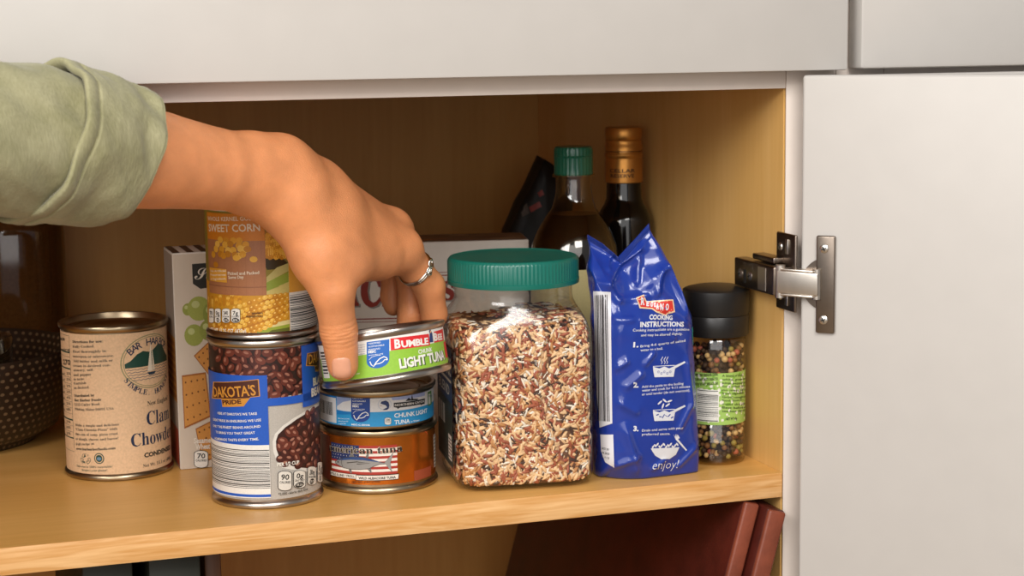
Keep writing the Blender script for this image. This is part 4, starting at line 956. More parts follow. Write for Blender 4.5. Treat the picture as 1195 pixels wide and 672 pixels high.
def cracker(P, z):
    sf.L = z; sf.poly(P, '#9a5a24'); cx = sum(p[0] for p in P)/len(P); cy = sum(p[1] for p in P)/len(P); sf.L = z+.5
    sf.poly([(cx+(x-cx)*.93, cy+(y-cy)*.93) for x, y in P], '#c98a42'); sf.L = z+1
    for i in range(4):
        for j in range(4):
            f, g = (i+.6)/4.2, (j+.6)/4.2; ax = P[0][0]+(P[1][0]-P[0][0])*f; ay = P[0][1]+(P[1][1]-P[0][1])*f; bx_ = P[3][0]+(P[2][0]-P[3][0])*f; by_ = P[3][1]+(P[2][1]-P[3][1])*f
            sf.ell(ax+(bx_-ax)*g, ay+(by_-ay)*g, 1., 1.2, '#6e3f1a', 0, 0, 8)
cracker([(226, 415), (246, 396), (268, 420), (250, 446)], 4); cracker([(212, 438), (240, 434), (246, 486), (215, 500)], 6)
cracker([(228, 500), (252, 488), (262, 530), (236, 540)], 3)
sf.L = 9; sf.text('Sesame', 226, 517, 246, 516, 6, '#e6ddcf', .03); sf.text('Wheat', 228, 524, 245, 523, 6, '#e6ddcf', .03); badge(sf, 226, 525, 243, 546, '70', 'CALORIES'); sf.build('front_print', sbx)
for k in range(11): st_.urect(-.1145+k*.0104, .0005, -.1145+k*.0104+.0052, .0455, '#5a4636')
st_.build('top_print', sbx)
sl.urect(-.045, .001, -.001, .159, '#a89a8a'); sl.L = 1; sl.urect(-.045, .050, -.001, .098, '#b07a35'); sl.L = 2
for k in range(8): sl.urect(-.044, .052+k*.0056, -.004, .0555+k*.0056, '#8a5424')
sl.L = 1; sl.urect(-.045, .002, -.001, .030, '#9a3e2a'); sl.build('side_print', sbx)

# ---------------------------------------------------------------- bottles at the back right
pA = ony(670, 290, .195); bA = empty('sauce_bottle', (pA.x, pA.y, .0002), label='clear glass bottle of dark sauce with a green cap', cat='bottle')
kA = ppm(pA); zz = lambda y, x=670: ony(x, y, pA.y).z
R_ = 51/kA; rc = 22.5/kA
BG = clear('bottle_glass', '#f2e8d8', .06, .09)
lathe_obj('glass', [(0,.001),(R_*.9,.001),(R_,.006),(R_,zz(300)),(R_*.97,zz(286)),(R_*.85,zz(270)),(R_*.66,zz(254)),(R_*.50,zz(243)),(rc*.98,zz(230)),(rc*.92,zz(221)),(rc*.92,zz(207)),(rc*1.08,zz(206)),(rc*1.08,zz(203)),(rc*.9,zz(202))], BG, bA, smooth=60)
lq = zz(249); SAU = mat('dark_sauce', '#120a06', rough=.15, noise_amt=.05, nscale=30)
lathe_obj('liquid', [(0,.003),(R_*.86,.003),(R_*.95,.008),(R_*.95,zz(300)),(R_*.92,zz(286)),(R_*.80,zz(270)),(R_*.62,zz(254)),(R_*.56,lq),(0,lq)], SAU, bA, smooth=40)
GCAP = mat('green_cap', '#1d6a52', rough=.28, noise_amt=.05, nscale=80, coat=.3); bm = bmesh.new(); NS = 120; za, zb = zz(204), zz(171)
prof = [(.90,za,0),(1.0,za,0),(1.0,za+.002,1),(1.0,za+(zb-za)*.62,1),(1.02,za+(zb-za)*.66,0),(1.0,za+(zb-za)*.70,1),(1.0,zb-.003,1),(.96,zb-.0008,0),(.90,zb,0)]
rows = [[bm.verts.new(((rc*r+(-.0004*g if (k//2) % 2 else 0))*math.cos(2*PI*k/NS), (rc*r+(-.0004*g if (k//2) % 2 else 0))*math.sin(2*PI*k/NS), z)) for k in range(NS)] for r, z, g in prof]
for A, B in zip(rows, rows[1:]):
    for k in range(NS): bm.faces.new((A[k], A[(k+1) % NS], B[(k+1) % NS], B[k]))
bm.faces.new(rows[-1]); bm.faces.new(rows[0][::-1]); obj('cap', bm, GCAP, bA, smooth=30)
a = cyl_art(Matrix.Translation((pA.x, pA.y, .0002)), R_, .0003); a.urect(-R_*1.6, .02, R_*1.6, zz(309), '#b3a878'); a.L = 1; a.urect(-R_*1.6, .03, R_*1.6, .06, '#6e5a34'); a.build('paper_label', bA)

pB = ony(728, 215, .238); bB = empty('wine_bottle', (pB.x, pB.y, .0002), label='dark bottle with a copper foil neck in the back corner', cat='bottle')
kB = ppm(pB); zz = lambda y: ony(729, y, pB.y).z; rb, rn = 32/kB, 21.5/kB
DKG = mat('dark_bottle_glass', '#0c0908', rough=.08, noise_amt=.03, nscale=30, spec=.6)
lathe_obj('glass', [(0,.004),(rb*.8,.002),(rb*.95,0),(rb,.006),(rb,zz(262)),(rb*.97,zz(254)),(rb*.86,zz(245)),(rb*.72,zz(238)),(rn*.96,zz(231)),(rn*.93,zz(212)),(rn*.9,zz(160))], DKG, bB, smooth=60)
CPR = mat('copper_capsule', '#c4873f', rough=.32, metal=.7, noise_amt=.06, nscale=60)
lathe_obj('neck_foil', [(rn*.94,zz(213)),(rn*1.03,zz(212)),(rn*1.03,zz(188)),(rn*1.0,zz(184)),(rn*1.05,zz(182)),(rn*1.05,zz(179)),(rn*1.0,zz(178)),(rn*1.0,zz(176.5))], CPR, bB)
lathe_obj('screw_cap', [(rn*.95,zz(176)),(rn*1.03,zz(175.6)),(rn*1.03,zz(170)),(rn*.99,zz(168)),(rn*1.0,zz(164)),(rn*.96,zz(163)),(rn*1.0,zz(162)),(rn*1.02,zz(158)),(rn*1.02,zz(151)),(rn*.98,zz(148.6)),(0,zz(148.3))], CPR, bB)
a = cyl_art(Matrix.Translation((pB.x, pB.y, .0002)), rn*1.03, .0003); a.text('CELLAR', 712, 201, 741, 201, 4, '#4a2a14', .02); a.text('RESERVE', 713, 207, 740, 207, 4, '#4a2a14', .02); a.build('printed_mark', bB)

# black packet leaning in the corner
Yp = .40; PP = [(632, 182), (640, 186), (662, 204), (668, 300), (660, 420), (598, 424), (586, 330), (590, 268), (604, 236), (613, 222)]
bm = bmesh.new(); n = len(PP); cx0 = ony(628, 300, Yp)
fr = [bm.verts.new(ony(x, y, Yp)-cx0) for x, y in PP]; mid = [bm.verts.new((ony(x, y, Yp)-cx0)*.96+Vector((0, -.012, 0))) for x, y in PP]
for v, (x, y) in zip(fr, PP): v.co.y += .012
cf = bm.verts.new((0, -.022, 0)); cb_ = bm.verts.new((0, .020, 0))
for k in range(n):
    k2 = (k+1) % n; bm.faces.new((fr[k], fr[k2], mid[k2], mid[k])); bm.faces.new((mid[k], mid[k2], cf)); bm.faces.new((fr[k2], fr[k], cb_))
bmesh.ops.recalc_face_normals(bm, faces=bm.faces); zb_ = min(v.co.z for v in bm.verts)
for v in bm.verts:
    if v.co.z < zb_+.03: v.co.z = -cx0.z+.0004
bmesh.ops.subdivide_edges(bm, edges=bm.edges, cuts=3, use_grid_fill=True)
for v in bm.verts: v.co.y += .003*noise.noise(v.co*40); v.co.z = max(v.co.z, -cx0.z+.0004)
pk = obj('black_packet', bm, mat('black_film', '#14110e', rough=.55, noise_amt=.1, nscale=60, coat=.0), smooth=180); pk.location = cx0
tag(pk, 'black food packet slumped behind the green capped bottle', 'packet')
a = flat_art(cx0+Vector((0, -.024, 0)), (1, 0, 0), (0, 0, 1), (0, -1, 0), .0004); f0_ = a.place; bv2 = BVHTree.FromObject(pk, bpy.context.evaluated_depsgraph_get())
def pplace(u, v, o):
    h_ = bv2.ray_cast(Vector((u, -.2, v)), Vector((0, 1, 0)))[0]; return (h_ if h_ else Vector((u, -.02, v)))+Vector((0, -.0005-o, 0))
a.place = pplace; a.cut = .003; a.vcut = .003
for P in ([(622,243),(634,236),(636,242),(624,249)], [(632,226),(637,222),(639,228),(634,231)], [(612,246),(620,238),(622,250),(614,254)]): a.poly(P, '#8c2a1c' if P[0][0] != 612 else '#5a5048')
a.build('printed_mark', pk)

# ---------------------------------------------------------------- far left: dotted bowl, glass in it, tall canister
def dots_mat():
    M = bpy.data.materials.new('dotted_glaze'); M.use_nodes = True; nt = M.node_tree; b = nt.nodes['Principled BSDF']; b.inputs['Roughness'].default_value = .45
    N_ = lambda t, op=None, v=None: (lambda n: (setattr(n, 'operation', op) if op else None, [n.inputs[i].__setattr__('default_value', x) for i, x in (v or {}).items()], n)[-1])(nt.nodes.new(t))
    tc = N_('ShaderNodeTexCoord'); sp = N_('ShaderNodeSeparateXYZ'); nt.links.new(tc.outputs['Object'], sp.inputs[0])
    an = N_('ShaderNodeMath', 'ARCTAN2'); nt.links.new(sp.outputs[1], an.inputs[0]); nt.links.new(sp.outputs[0], an.inputs[1])
    row = N_('ShaderNodeMath', 'MULTIPLY', {1: 190.}); nt.links.new(sp.outputs[2], row.inputs[0])
    fl_ = N_('ShaderNodeMath', 'FLOOR'); nt.links.new(row.outputs[0], fl_.inputs[0]); od = N_('ShaderNodeMath', 'MODULO', {1: 2.}); nt.links.new(fl_.outputs[0], od.inputs[0])
    u = N_('ShaderNodeMath', 'MULTIPLY_ADD', {1: 13.0}); nt.links.new(an.outputs[0], u.inputs[0]); oh = N_('ShaderNodeMath', 'MULTIPLY', {1: .5}); nt.links.new(od.outputs[0], oh.inputs[0]); nt.links.new(oh.outputs[0], u.inputs[2])
    def cell(x):
        f = N_('ShaderNodeMath', 'FRACT'); nt.links.new(x, f.inputs[0]); s_ = N_('ShaderNodeMath', 'SUBTRACT', {1: .5}); nt.links.new(f.outputs[0], s_.inputs[0]); p = N_('ShaderNodeMath', 'POWER', {1: 2.}); ab = N_('ShaderNodeMath', 'ABSOLUTE'); nt.links.new(s_.outputs[0], ab.inputs[0]); nt.links.new(ab.outputs[0], p.inputs[0]); return p.outputs[0]
    sm = N_('ShaderNodeMath', 'ADD'); nt.links.new(cell(u.outputs[0]), sm.inputs[0]); nt.links.new(cell(row.outputs[0]), sm.inputs[1])
    ls = N_('ShaderNodeMath', 'LESS_THAN', {1: .055}); nt.links.new(sm.outputs[0], ls.inputs[0])
    mx = N_('ShaderNodeMix'); mx.data_type = 'RGBA'; mx.inputs[6].default_value = lin('#2c1e12'); mx.inputs[7].default_value = lin('#6d5840'); nt.links.new(ls.outputs[0], mx.inputs[0]); nt.links.new(mx.outputs[2], b.inputs['Base Color'])
    return M
bc = Vector((-.566, .338, .0002))
bowl = lathe_obj('bowl', [(0,.006),(.060,.006),(.0615,.0),(.068,0),(.070,.004),(.085,.012),(.090,.024),(.096,.042),(.099,.060),(.1005,.073),(.0998,.0745),(.0985,.073),(.0938,.060),(.091,.043),(.086,.027),(.076,.016),(.05,.011),(0,.010)], dots_mat(), seg=96, smooth=60)
bowl.location = bc; tag(bowl, 'dark brown bowl covered in pale dots beside the soup can', 'bowl')
tg = lathe_obj('glass_tumbler', [(0,.002),(.024,.002),(.030,0),(.033,.004),(.0335,.070),(.0325,.072),(.0315,.070),(.031,.008),(0,.006)], clear('tumbler_glass', '#e8e4dc', .05, .14), seg=64, smooth=60)
tg.location = bc+Vector((.019, -.010, .0114)); tag(tg, 'small clear glass standing inside the dotted bowl', 'glass')
cp = ony(22, 380, .465); can_ = empty('glass_canister', (-.502, .476, .0002), label='tall brown glass canister behind the dotted bowl', cat='canister')
lathe_obj('glass', [(0,.002),(.036,.002),(.041,0),(.043,.006),(.043,.150),(.041,.163),(.037,.170),(.037,.176)], clear('canister_glass', '#d8c8b0', .08, .06), can_, smooth=60)
lathe_obj('contents', [(0,.004),(.038,.004),(.0405,.010),(.0405,.158),(.036,.166),(0,.167)], mat('ground_coffee', '#80603c', rough=.8, noise_amt=.2, nscale=400), can_, smooth=40)
lathe_obj('lid', [(0,.174),(.039,.174),(.040,.176),(.040,.192),(.038,.196),(0,.197)], mat('canister_lid', '#3b3128', rough=.35, metal=.6, noise_amt=.05, nscale=60), can_, smooth=40)

# ---------------------------------------------------------------- below the shelf
BASEZ = -.2998
def slab(name, x0, x1, y0, y1, top, M, bev=.003, **k):
    o = box_obj(name, (0, 0, (top-BASEZ)/2), (x1-x0, y1-y0, top-BASEZ), M, None, bev); o.location = ((x0+x1)/2, (y0+y1)/2, BASEZ); return tag(o, **k)
DG = mat('dark_green_enamel', '#22251c', rough=.6, noise_amt=.08, nscale=30)
slab('storage_tin', -.4914, -.4590, .020, .30, -.0205, DG, .002, label='dark green storage tin under the shelf, the left one', cat='tin', group='dark green tins under the shelf')
slab('storage_tin', -.4490, -.4150, .020, .30, -.0205, DG, .002, label='dark green storage tin under the shelf, the right one', cat='tin', group='dark green tins under the shelf')
WB = wood('dark_board_wood', '#6e4522', '#55331a', .5, 2, 20)
o = slab('wooden_tray', -.4090, -.3975, .045, .33, -.0225, WB, .002, label='brown wooden tray standing upright under the shelf', cat='tray'); 
lb = bmesh.new(); bx(lb, (.0095, .0, .10), (.0075, .27, .20), None, .0015); obj('tray_rim', lb, WB, o)
REDW = mat('shaded_dark_red_leather', '#4a1a12', rough=.42, noise_amt=.28, nscale=45, bump=.25, bscale=500, bdist=.0006)  # dark red covers, painted darker still for the lack of light below the shelf
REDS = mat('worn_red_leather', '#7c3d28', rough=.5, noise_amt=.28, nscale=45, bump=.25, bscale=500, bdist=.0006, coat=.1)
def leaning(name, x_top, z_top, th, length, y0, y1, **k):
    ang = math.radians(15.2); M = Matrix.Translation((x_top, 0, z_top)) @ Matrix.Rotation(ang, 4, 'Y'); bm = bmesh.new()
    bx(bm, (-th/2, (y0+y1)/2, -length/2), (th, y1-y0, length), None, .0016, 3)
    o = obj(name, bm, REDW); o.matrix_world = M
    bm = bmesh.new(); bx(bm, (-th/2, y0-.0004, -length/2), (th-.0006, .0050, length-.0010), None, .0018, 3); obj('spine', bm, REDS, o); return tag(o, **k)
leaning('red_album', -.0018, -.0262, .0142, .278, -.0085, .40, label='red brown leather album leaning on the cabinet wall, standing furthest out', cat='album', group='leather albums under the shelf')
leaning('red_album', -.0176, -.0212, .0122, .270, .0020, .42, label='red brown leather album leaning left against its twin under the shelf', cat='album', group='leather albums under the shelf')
# ---------------------------------------------------------------- the reaching arm and hand
def smin(a, b, k):
    if k <= 0: return np.minimum(a, b)
    h = np.clip(.5+.5*(b-a)/k, 0, 1); return b+(a-b)*h-k*h*(1-h)
VOX = .0011; LO = np.array([-.530, -.100, .068]); HI = np.array([-.212, .196, .298]); DIM = np.ceil((HI-LO)/VOX).astype(int)
gx, gy, gz = [LO[i]+VOX*np.arange(DIM[i]) for i in range(3)]
BIG = np.float32(.05)
def cone_sdf(D, a, b, r1, r2, k, flat=None):
    """blend a tapered capsule a-b into the field D (only near it); flat = (direction, factor) squashes the section along a direction"""
    a, b = np.array(a, float), np.array(b, float); m_ = max(r1, r2)+k+.004
    i0 = np.clip(np.floor((np.minimum(a, b)-m_*1.4-LO)/VOX).astype(int), 0, DIM); i1 = np.clip(np.ceil((np.maximum(a, b)+m_*1.4-LO)/VOX).astype(int)+1, 0, DIM)
    sl = tuple(slice(i0[i], i1[i]) for i in range(3))
    X, Y, Z = np.meshgrid(gx[sl[0]], gy[sl[1]], gz[sl[2]], indexing='ij', sparse=True)
    ba = b-a; L2 = max(ba @ ba, 1e-12)
    h = np.clip(((X-a[0])*ba[0]+(Y-a[1])*ba[1]+(Z-a[2])*ba[2])/L2, 0, 1)
    dx, dy, dz = X-a[0]-h*ba[0], Y-a[1]-h*ba[1], Z-a[2]-h*ba[2]
    q2 = dx*dx+dy*dy+dz*dz
    if flat is not None:
        n_, f_ = np.array(flat[0], float), flat[1]; n_ /= np.linalg.norm(n_); w_ = dx*n_[0]+dy*n_[1]+dz*n_[2]; q2 = q2+w_*w_*(f_*f_-1)
    d = np.sqrt(q2)-(r1+(r2-r1)*h)
    D[sl] = smin(D[sl], d.astype(np.float32), k)
def chain(D, P, R, k): 
    for i in range(len(P)-1): cone_sdf(D, P[i], P[i+1], R[i], R[i+1], k)
field = lambda: np.full(DIM, BIG, np.float32)
at = lambda x, y, Y: np.array(ony(x, y, Y))
# where the hand meets the tilted tin
M3i = M3.inverted()
def tin_surf(x, y, lift):
    cl = M3i @ CAM; d = M3i.to_3x3() @ ray(x, y); aa = d.x*d.x+d.y*d.y; bb = cl.x*d.x+cl.y*d.y; cc = cl.x**2+cl.y**2-(r3+lift)**2
    p = cl+d*((-bb-math.sqrt(max(bb*bb-aa*cc, 0)))/aa); return np.array(M3 @ p)
PALM = field()
# forearm, slightly oval, and wrist
arm = [at(40, 170, -.082), at(120, 183, -.056), at(182, 186.5, -.036), at(250, 197, -.017), at(300, 204, -.001)]
for i, (ra, rb_) in enumerate(((.0315, .0310), (.0310, .0297), (.0297, .0257), (.0257, .0232))): cone_sdf(PALM, arm[i], arm[i+1], ra, rb_, .0015)
cone_sdf(PALM, at(296, 197, .000), at(332, 201, .005), .0218, .0200, .014)
cone_sdf(PALM, at(296, 211, -.002), at(340, 236, .001), .0195, .0192, .014)
MCP = dict(index=at(467, 292, .0540), middle=at(457, 268, .0710), ring=at(437, 255, .0900), little=at(408, 249, .1060))
def ray_bone(P, R):
    for i in range(len(P)-1): cone_sdf(PALM, P[i], P[i+1], R[i], R[i+1], .011)
ray_bone([at(332, 222, .0045), at(390, 249, .0230), MCP['index']], [.0178, .0158, .0128])
ray_bone([at(328, 206, .0050), at(376, 228, .0240), MCP['middle']], [.0175, .0152, .0122])
ray_bone([at(328, 194, .0060), at(372, 219, .0270), MCP['ring']], [.0160, .0138, .0108])
ray_bone([at(328, 187, .0080), at(366, 212, .0290), MCP['little']], [.0140, .0118, .0095])
cone_sdf(PALM, at(347, 232, .0080), at(430, 280, .0600), .0195, .0150, .014)
dors = np.array(UP*.80-FW*.55); dors /= np.linalg.norm(dors)
for a_, b_, ra_ in ((at(336, 214, .0045), MCP['index'], .0122), (at(336, 202, .0050), MCP['middle'], .0118)): cone_sdf(PALM, a_+dors*.0150, b_+dors*(ra_-.0020), .0028, .0026, .005)
# ball of the thumb and the web towards the index finger
TM = at(388, 338, -.0085); TI = tin_surf(395.5, 387, .0115); TT = tin_surf(400, 425.5, .0082)
cone_sdf(PALM, at(344, 242, -.0010), at(373, 303, -.0055), .0192, .0160, .014)
cone_sdf(PALM, at(373, 303, -.0055), TM, .0160, .0132, .010)
cone_sdf(PALM, at(380, 290, .0025), at(452, 297, .0460), .0175, .0125, .016)
cone_sdf(PALM, at(402, 306, .0040), at(440, 303, .0350), .0130, .0120, .014)
cone_sdf(PALM, at(382, 262, .0150), at(400, 306, .0060), .0210, .0125, .016)
HAND = PALM
TH = field(); chain(TH, [TM, TI, TT], [.0133, .0115, .0094], .005); cone_sdf(TH, TI+(TT-TI)*.55, TT+(TT-TI)*.02, .0106, .0096, .003)
HAND = smin(HAND, TH, .006)
FG = field()
for nm, P, R in (('index', [MCP['index'], at(501, 334, .0675), at(506.5, 366, .0735), at(501, 389, .0765)], [.0122, .0108, .0090, .0078]),
                 ('middle', [MCP['middle'], at(479, 322, .0940), at(479, 366, .0880), at(474, 388, .0870)], [.0114, .0100, .0088, .0078]),
                 ('ring', [MCP['ring'], at(459, 318, .1120), at(457.5, 345, .1130), at(459, 357, .1100)], [.0104, .0090, .0080, .0072]),
                 ('little', [MCP['little'], at(430, 286, .1290), at(436, 304, .1260), at(442, 308, .1180)], [.0090, .0078, .0070, .0064])):
    f_ = field(); chain(f_, P, R, .0035); f2_ = smin(HAND, f_, .005) ; FG = np.minimum(FG, np.minimum(f2_, f_))
HAND = np.minimum(HAND, FG)
for p, r_ in ((MCP['index']+np.array([0, -.001, .0015]), .0124), (MCP['middle']+np.array([0, 0, .0015]), .0121)): cone_sdf(HAND, p, p+1e-4, r_*.97, r_*.97, .012)
def surface_nets(D):
    S = D < 0; nx, ny, nz = D.shape
    c = np.zeros((nx-1, ny-1, nz-1), np.int8)
    for i in (0, 1):
        for j in (0, 1):
            for k in (0, 1): c += S[i:nx-1+i, j:ny-1+j, k:nz-1+k]
    act = (c > 0) & (c < 8); idx = np.argwhere(act); vid = -np.ones(act.shape, np.int64); vid[act] = np.arange(len(idx))
    acc = np.zeros((len(idx), 3)); cnt = np.zeros(len(idx)); I, J, K = idx.T
    cor = [(i, j, k) for i in (0, 1) for j in (0, 1) for k in (0, 1)]
    for a_ in cor:
        for b_ in cor:
            if sum(abs(x-y) for x, y in zip(a_, b_)) == 1 and a_ < b_:
                da = D[I+a_[0], J+a_[1], K+a_[2]].astype(float); db = D[I+b_[0], J+b_[1], K+b_[2]].astype(float); x_ = (da < 0) != (db < 0)
                t = np.where(x_, da/np.where(da == db, 1, da-db), 0)
                for d_ in range(3): acc[:, d_] += np.where(x_, a_[d_]+(b_[d_]-a_[d_])*t, 0)
                cnt += x_
    P = LO+(idx+acc/cnt[:, None])*VOX; Q = []
    for ax in range(3):
        A = [slice(None)]*3; B = [slice(None)]*3; A[ax] = slice(0, -1); B[ax] = slice(1, None)
        e = np.argwhere(S[tuple(A)] != S[tuple(B)]); u, v = [(1, 2), (2, 0), (0, 1)][ax]
        e = e[(e[:, u] > 0) & (e[:, v] > 0) & (e[:, u] < D.shape[u]-1) & (e[:, v] < D.shape[v]-1)]
        ins = S[e[:, 0], e[:, 1], e[:, 2]]; q4 = []
        for du, dv in ((1, 1), (0, 1), (0, 0), (1, 0)):
            f = e.copy(); f[:, u] -= du; f[:, v] -= dv; q4.append(vid[f[:, 0], f[:, 1], f[:, 2]])
        q4 = np.stack(q4, 1); q4[~ins] = q4[~ins][:, ::-1]; Q.append(q4)
    return P, np.concatenate(Q)
P_, Q_ = surface_nets(HAND)
SKIN = mat('skin', '#d98f5e', rough=.40, noise_amt=.09, nscale=70, bump=.55, bscale=1000, bdist=.0005, sss=.08, spec=.45)
NAIL = mat('nail', '#dd9f80', rough=.25, noise_amt=.03, nscale=200, coat=.3)
me_ = bpy.data.meshes.new('body'); me_.from_pydata(P_.tolist(), [], Q_.tolist()); me_.update()
bm = bmesh.new(); bm.from_mesh(me_); bpy.data.meshes.remove(me_)
for _ in range(3): bmesh.ops.smooth_vert(bm, verts=bm.verts, factor=.5, use_axis_x=True, use_axis_y=True, use_axis_z=True)
_z = [v for v in bm.verts if (v.co-Vector(TM)).dot((Vector(TI)-Vector(TM)).normalized()) < -.004 and (v.co-Vector(MCP['index'])).dot((Vector(at(501, 334, .0675))-Vector(MCP['index'])).normalized()) < .002 and v.co.y < .084]
for _ in range(28): bmesh.ops.smooth_vert(bm, verts=_z, factor=.5, use_axis_x=True, use_axis_y=True, use_axis_z=True)
# finer mesh on the thumb, then the creases over its joint and the nail bed
tI, tT, tM = Vector(TI), Vector(TT), Vector(TM); ax_ = (tT-tM).normalized(); vd_ = (tI-CAM).normalized()
near = lambda c_: (c_-tI).length < .024 and (c_-tI).dot(ax_) > -.016
for _ in range(2):
    fs = [f for f in bm.faces if near(f.calc_center_median())]
    bmesh.ops.subdivide_edges(bm, edges=list({e for f in fs for e in f.edges}), cuts=1, use_grid_fill=True, smooth=.3)
bm.normal_update()
CR = [(-.0085, .0004, .0011), (-.0052, .0007, .0010), (-.0028, .0009, .0009), (-.0004, .0007, .0009), (.0022, .0009, .0010), (.0050, .0006, .0009), (.0080, .0004, .0010)]
mv = []
for v in bm.verts:
    c_ = v.co-tI; s_ = c_.dot(ax_)
    if c_.length < .024 and v.normal.dot(vd_) < .15:
        lat = (c_-ax_*s_).length; w_ = max(0, min(1, -v.normal.dot(vd_)*1.6+.2)); d_ = 0
        for s0, dep, wid in CR:
            wob = s0+.0009*noise.noise(Vector((c_.dot(RT)*160, s0*900, 0))); br = .55+.45*noise.noise(Vector((c_.dot(RT)*190+4, s0*2000, 2)))
            d_ += dep*br*math.exp(-((s_-wob)/wid)**2)
        mv.append((v, v.normal*(-d_*w_*.62)))
for v, d_ in mv: v.co += d_
person = empty('person', (arm[0][0], arm[0][1], arm[0][2]), label='person in rolled olive sleeve, seen by one arm, lifting the tilted tuna can', cat='person')
po = -Vector(arm[0])
bvh_h = BVHTree.FromBMesh(bm)
o = obj('body', bm, SKIN, person, smooth=180); o.location = po
# thumb nail: a thin curved plate lying on the thumb tip
Rr, Uu, nn_ = 17, 15, []
bm = bmesh.new(); top = []; ctr = (398.6, 429.5); ang = -.06
for j in range(Uu):
    row = []
    for i in range(Rr):
        x_, y_ = -1+2*i/(Rr-1), -1+2*j/(Uu-1); k_ = (1-.5*abs(x_)**4*abs(y_)**2.5*1.0)
        n4 = (abs(x_)**4+abs(y_)**4)**.25; sc = max(abs(x_), abs(y_))/n4 if n4 > 1e-6 else 1
        px, py = x_*sc*11.6, y_*sc*(12.8); px, py = px*math.cos(ang)-py*math.sin(ang), px*math.sin(ang)+py*math.cos(ang)
        d = ray(ctr[0]+px, ctr[1]+py).normalized(); h_, n_, _, dd = bvh_h.ray_cast(CAM, d)
        if h_ is None: h_, n_, _, dd = bvh_h.find_nearest(CAM+d*(tT-CAM).length)
        e_ = max(abs(x_), abs(y_)); row.append(h_+n_*(.00055-.0005*max(0, e_-.75)/.25))
    top.append(row)
tv = [[bm.verts.new(p) for p in row] for row in top]; bv = [[bm.verts.new(p+(p-CAM).normalized()*.0012) for p in row] for row in top]
for j in range(Uu-1):
    for i in range(Rr-1): bm.faces.new((tv[j][i], tv[j][i+1], tv[j+1][i+1], tv[j+1][i])); bm.faces.new((bv[j][i], bv[j+1][i], bv[j+1][i+1], bv[j][i+1]))
rim = [(0, i) for i in range(Rr)]+[(j, Rr-1) for j in range(1, Uu)]+[(Uu-1, i) for i in range(Rr-2, -1, -1)]+[(j, 0) for j in range(Uu-2, 0, -1)]
for (a1, b1), (a2, b2) in zip(rim, rim[1:]+rim[:1]): bm.faces.new((tv[a1][b1], bv[a1][b1], bv[a2][b2], tv[a2][b2]))
bmesh.ops.recalc_face_normals(bm, faces=bm.faces)
for _ in range(2): bmesh.ops.smooth_vert(bm, verts=[v for v in bm.verts], factor=.4, use_axis_x=True, use_axis_y=True, use_axis_z=True)
o = obj('thumb_nail', bm, NAIL, person, smooth=180); o.location = po
# silver ring with a small loop on the index finger
SILV = mat('silver', '#d8d2c8', rough=.16, metal=1., noise_amt=.03, nscale=200)
iA, iB = Vector(MCP['index']), Vector(at(501, 334, .0675)); iax = (iB-iA).normalized(); ic = iA.lerp(iB, .50); ir = .0116+(.0098-.0116)*.50
tilt = (iax+UP*.28-RT*.1).normalized(); e1 = tilt.cross(FW).normalized(); e2 = tilt.cross(e1)
bm = bmesh.new(); pts = []
for k in range(72):
    t = 2*PI*k/72; dr_ = e1*math.cos(t)+e2*math.sin(t); h_ = bvh_h.ray_cast(ic+dr_*.03, -dr_, .03)[0]
    rr = (h_-ic).length if h_ is not None else ir
    pts.append((t, dr_, min(max(rr, ir*.9), ir*1.25)))
sm_ = [sum(pts[(k+j) % 72][2] for j in range(-3, 4))/7 for k in range(72)]
for s_ in (-.5, .5): tube(bm, [ic+pts[k][1]*(sm_[k]+.0006)+tilt*(.0009*s_*2) for k in range(72)], .00105, 10, closed=True)
fd = max(range(72), key=lambda k: pts[k][1].dot(-FW*.55+RT*.75+UP*.1)); base = ic+pts[fd][1]*(sm_[fd]+.0014); tg_ = tilt.cross(pts[fd][1]).normalized()
for s_ in (-1, 1):
    tube(bm, [base+tg_*(.0029*s_+.0031*math.cos(t))+tilt*(.0021*math.sin(t))+pts[fd][1]*(.0004*math.sin(2*t)-.0006*abs(s_+math.cos(t))*.5) for t in [2*PI*k/28 for k in range(28)]], .0009, 8, closed=True)
o = obj('ring', bm, SILV, person, smooth=180); o.location = po; o['label'] = 'silver ring with a small loop on the index finger'

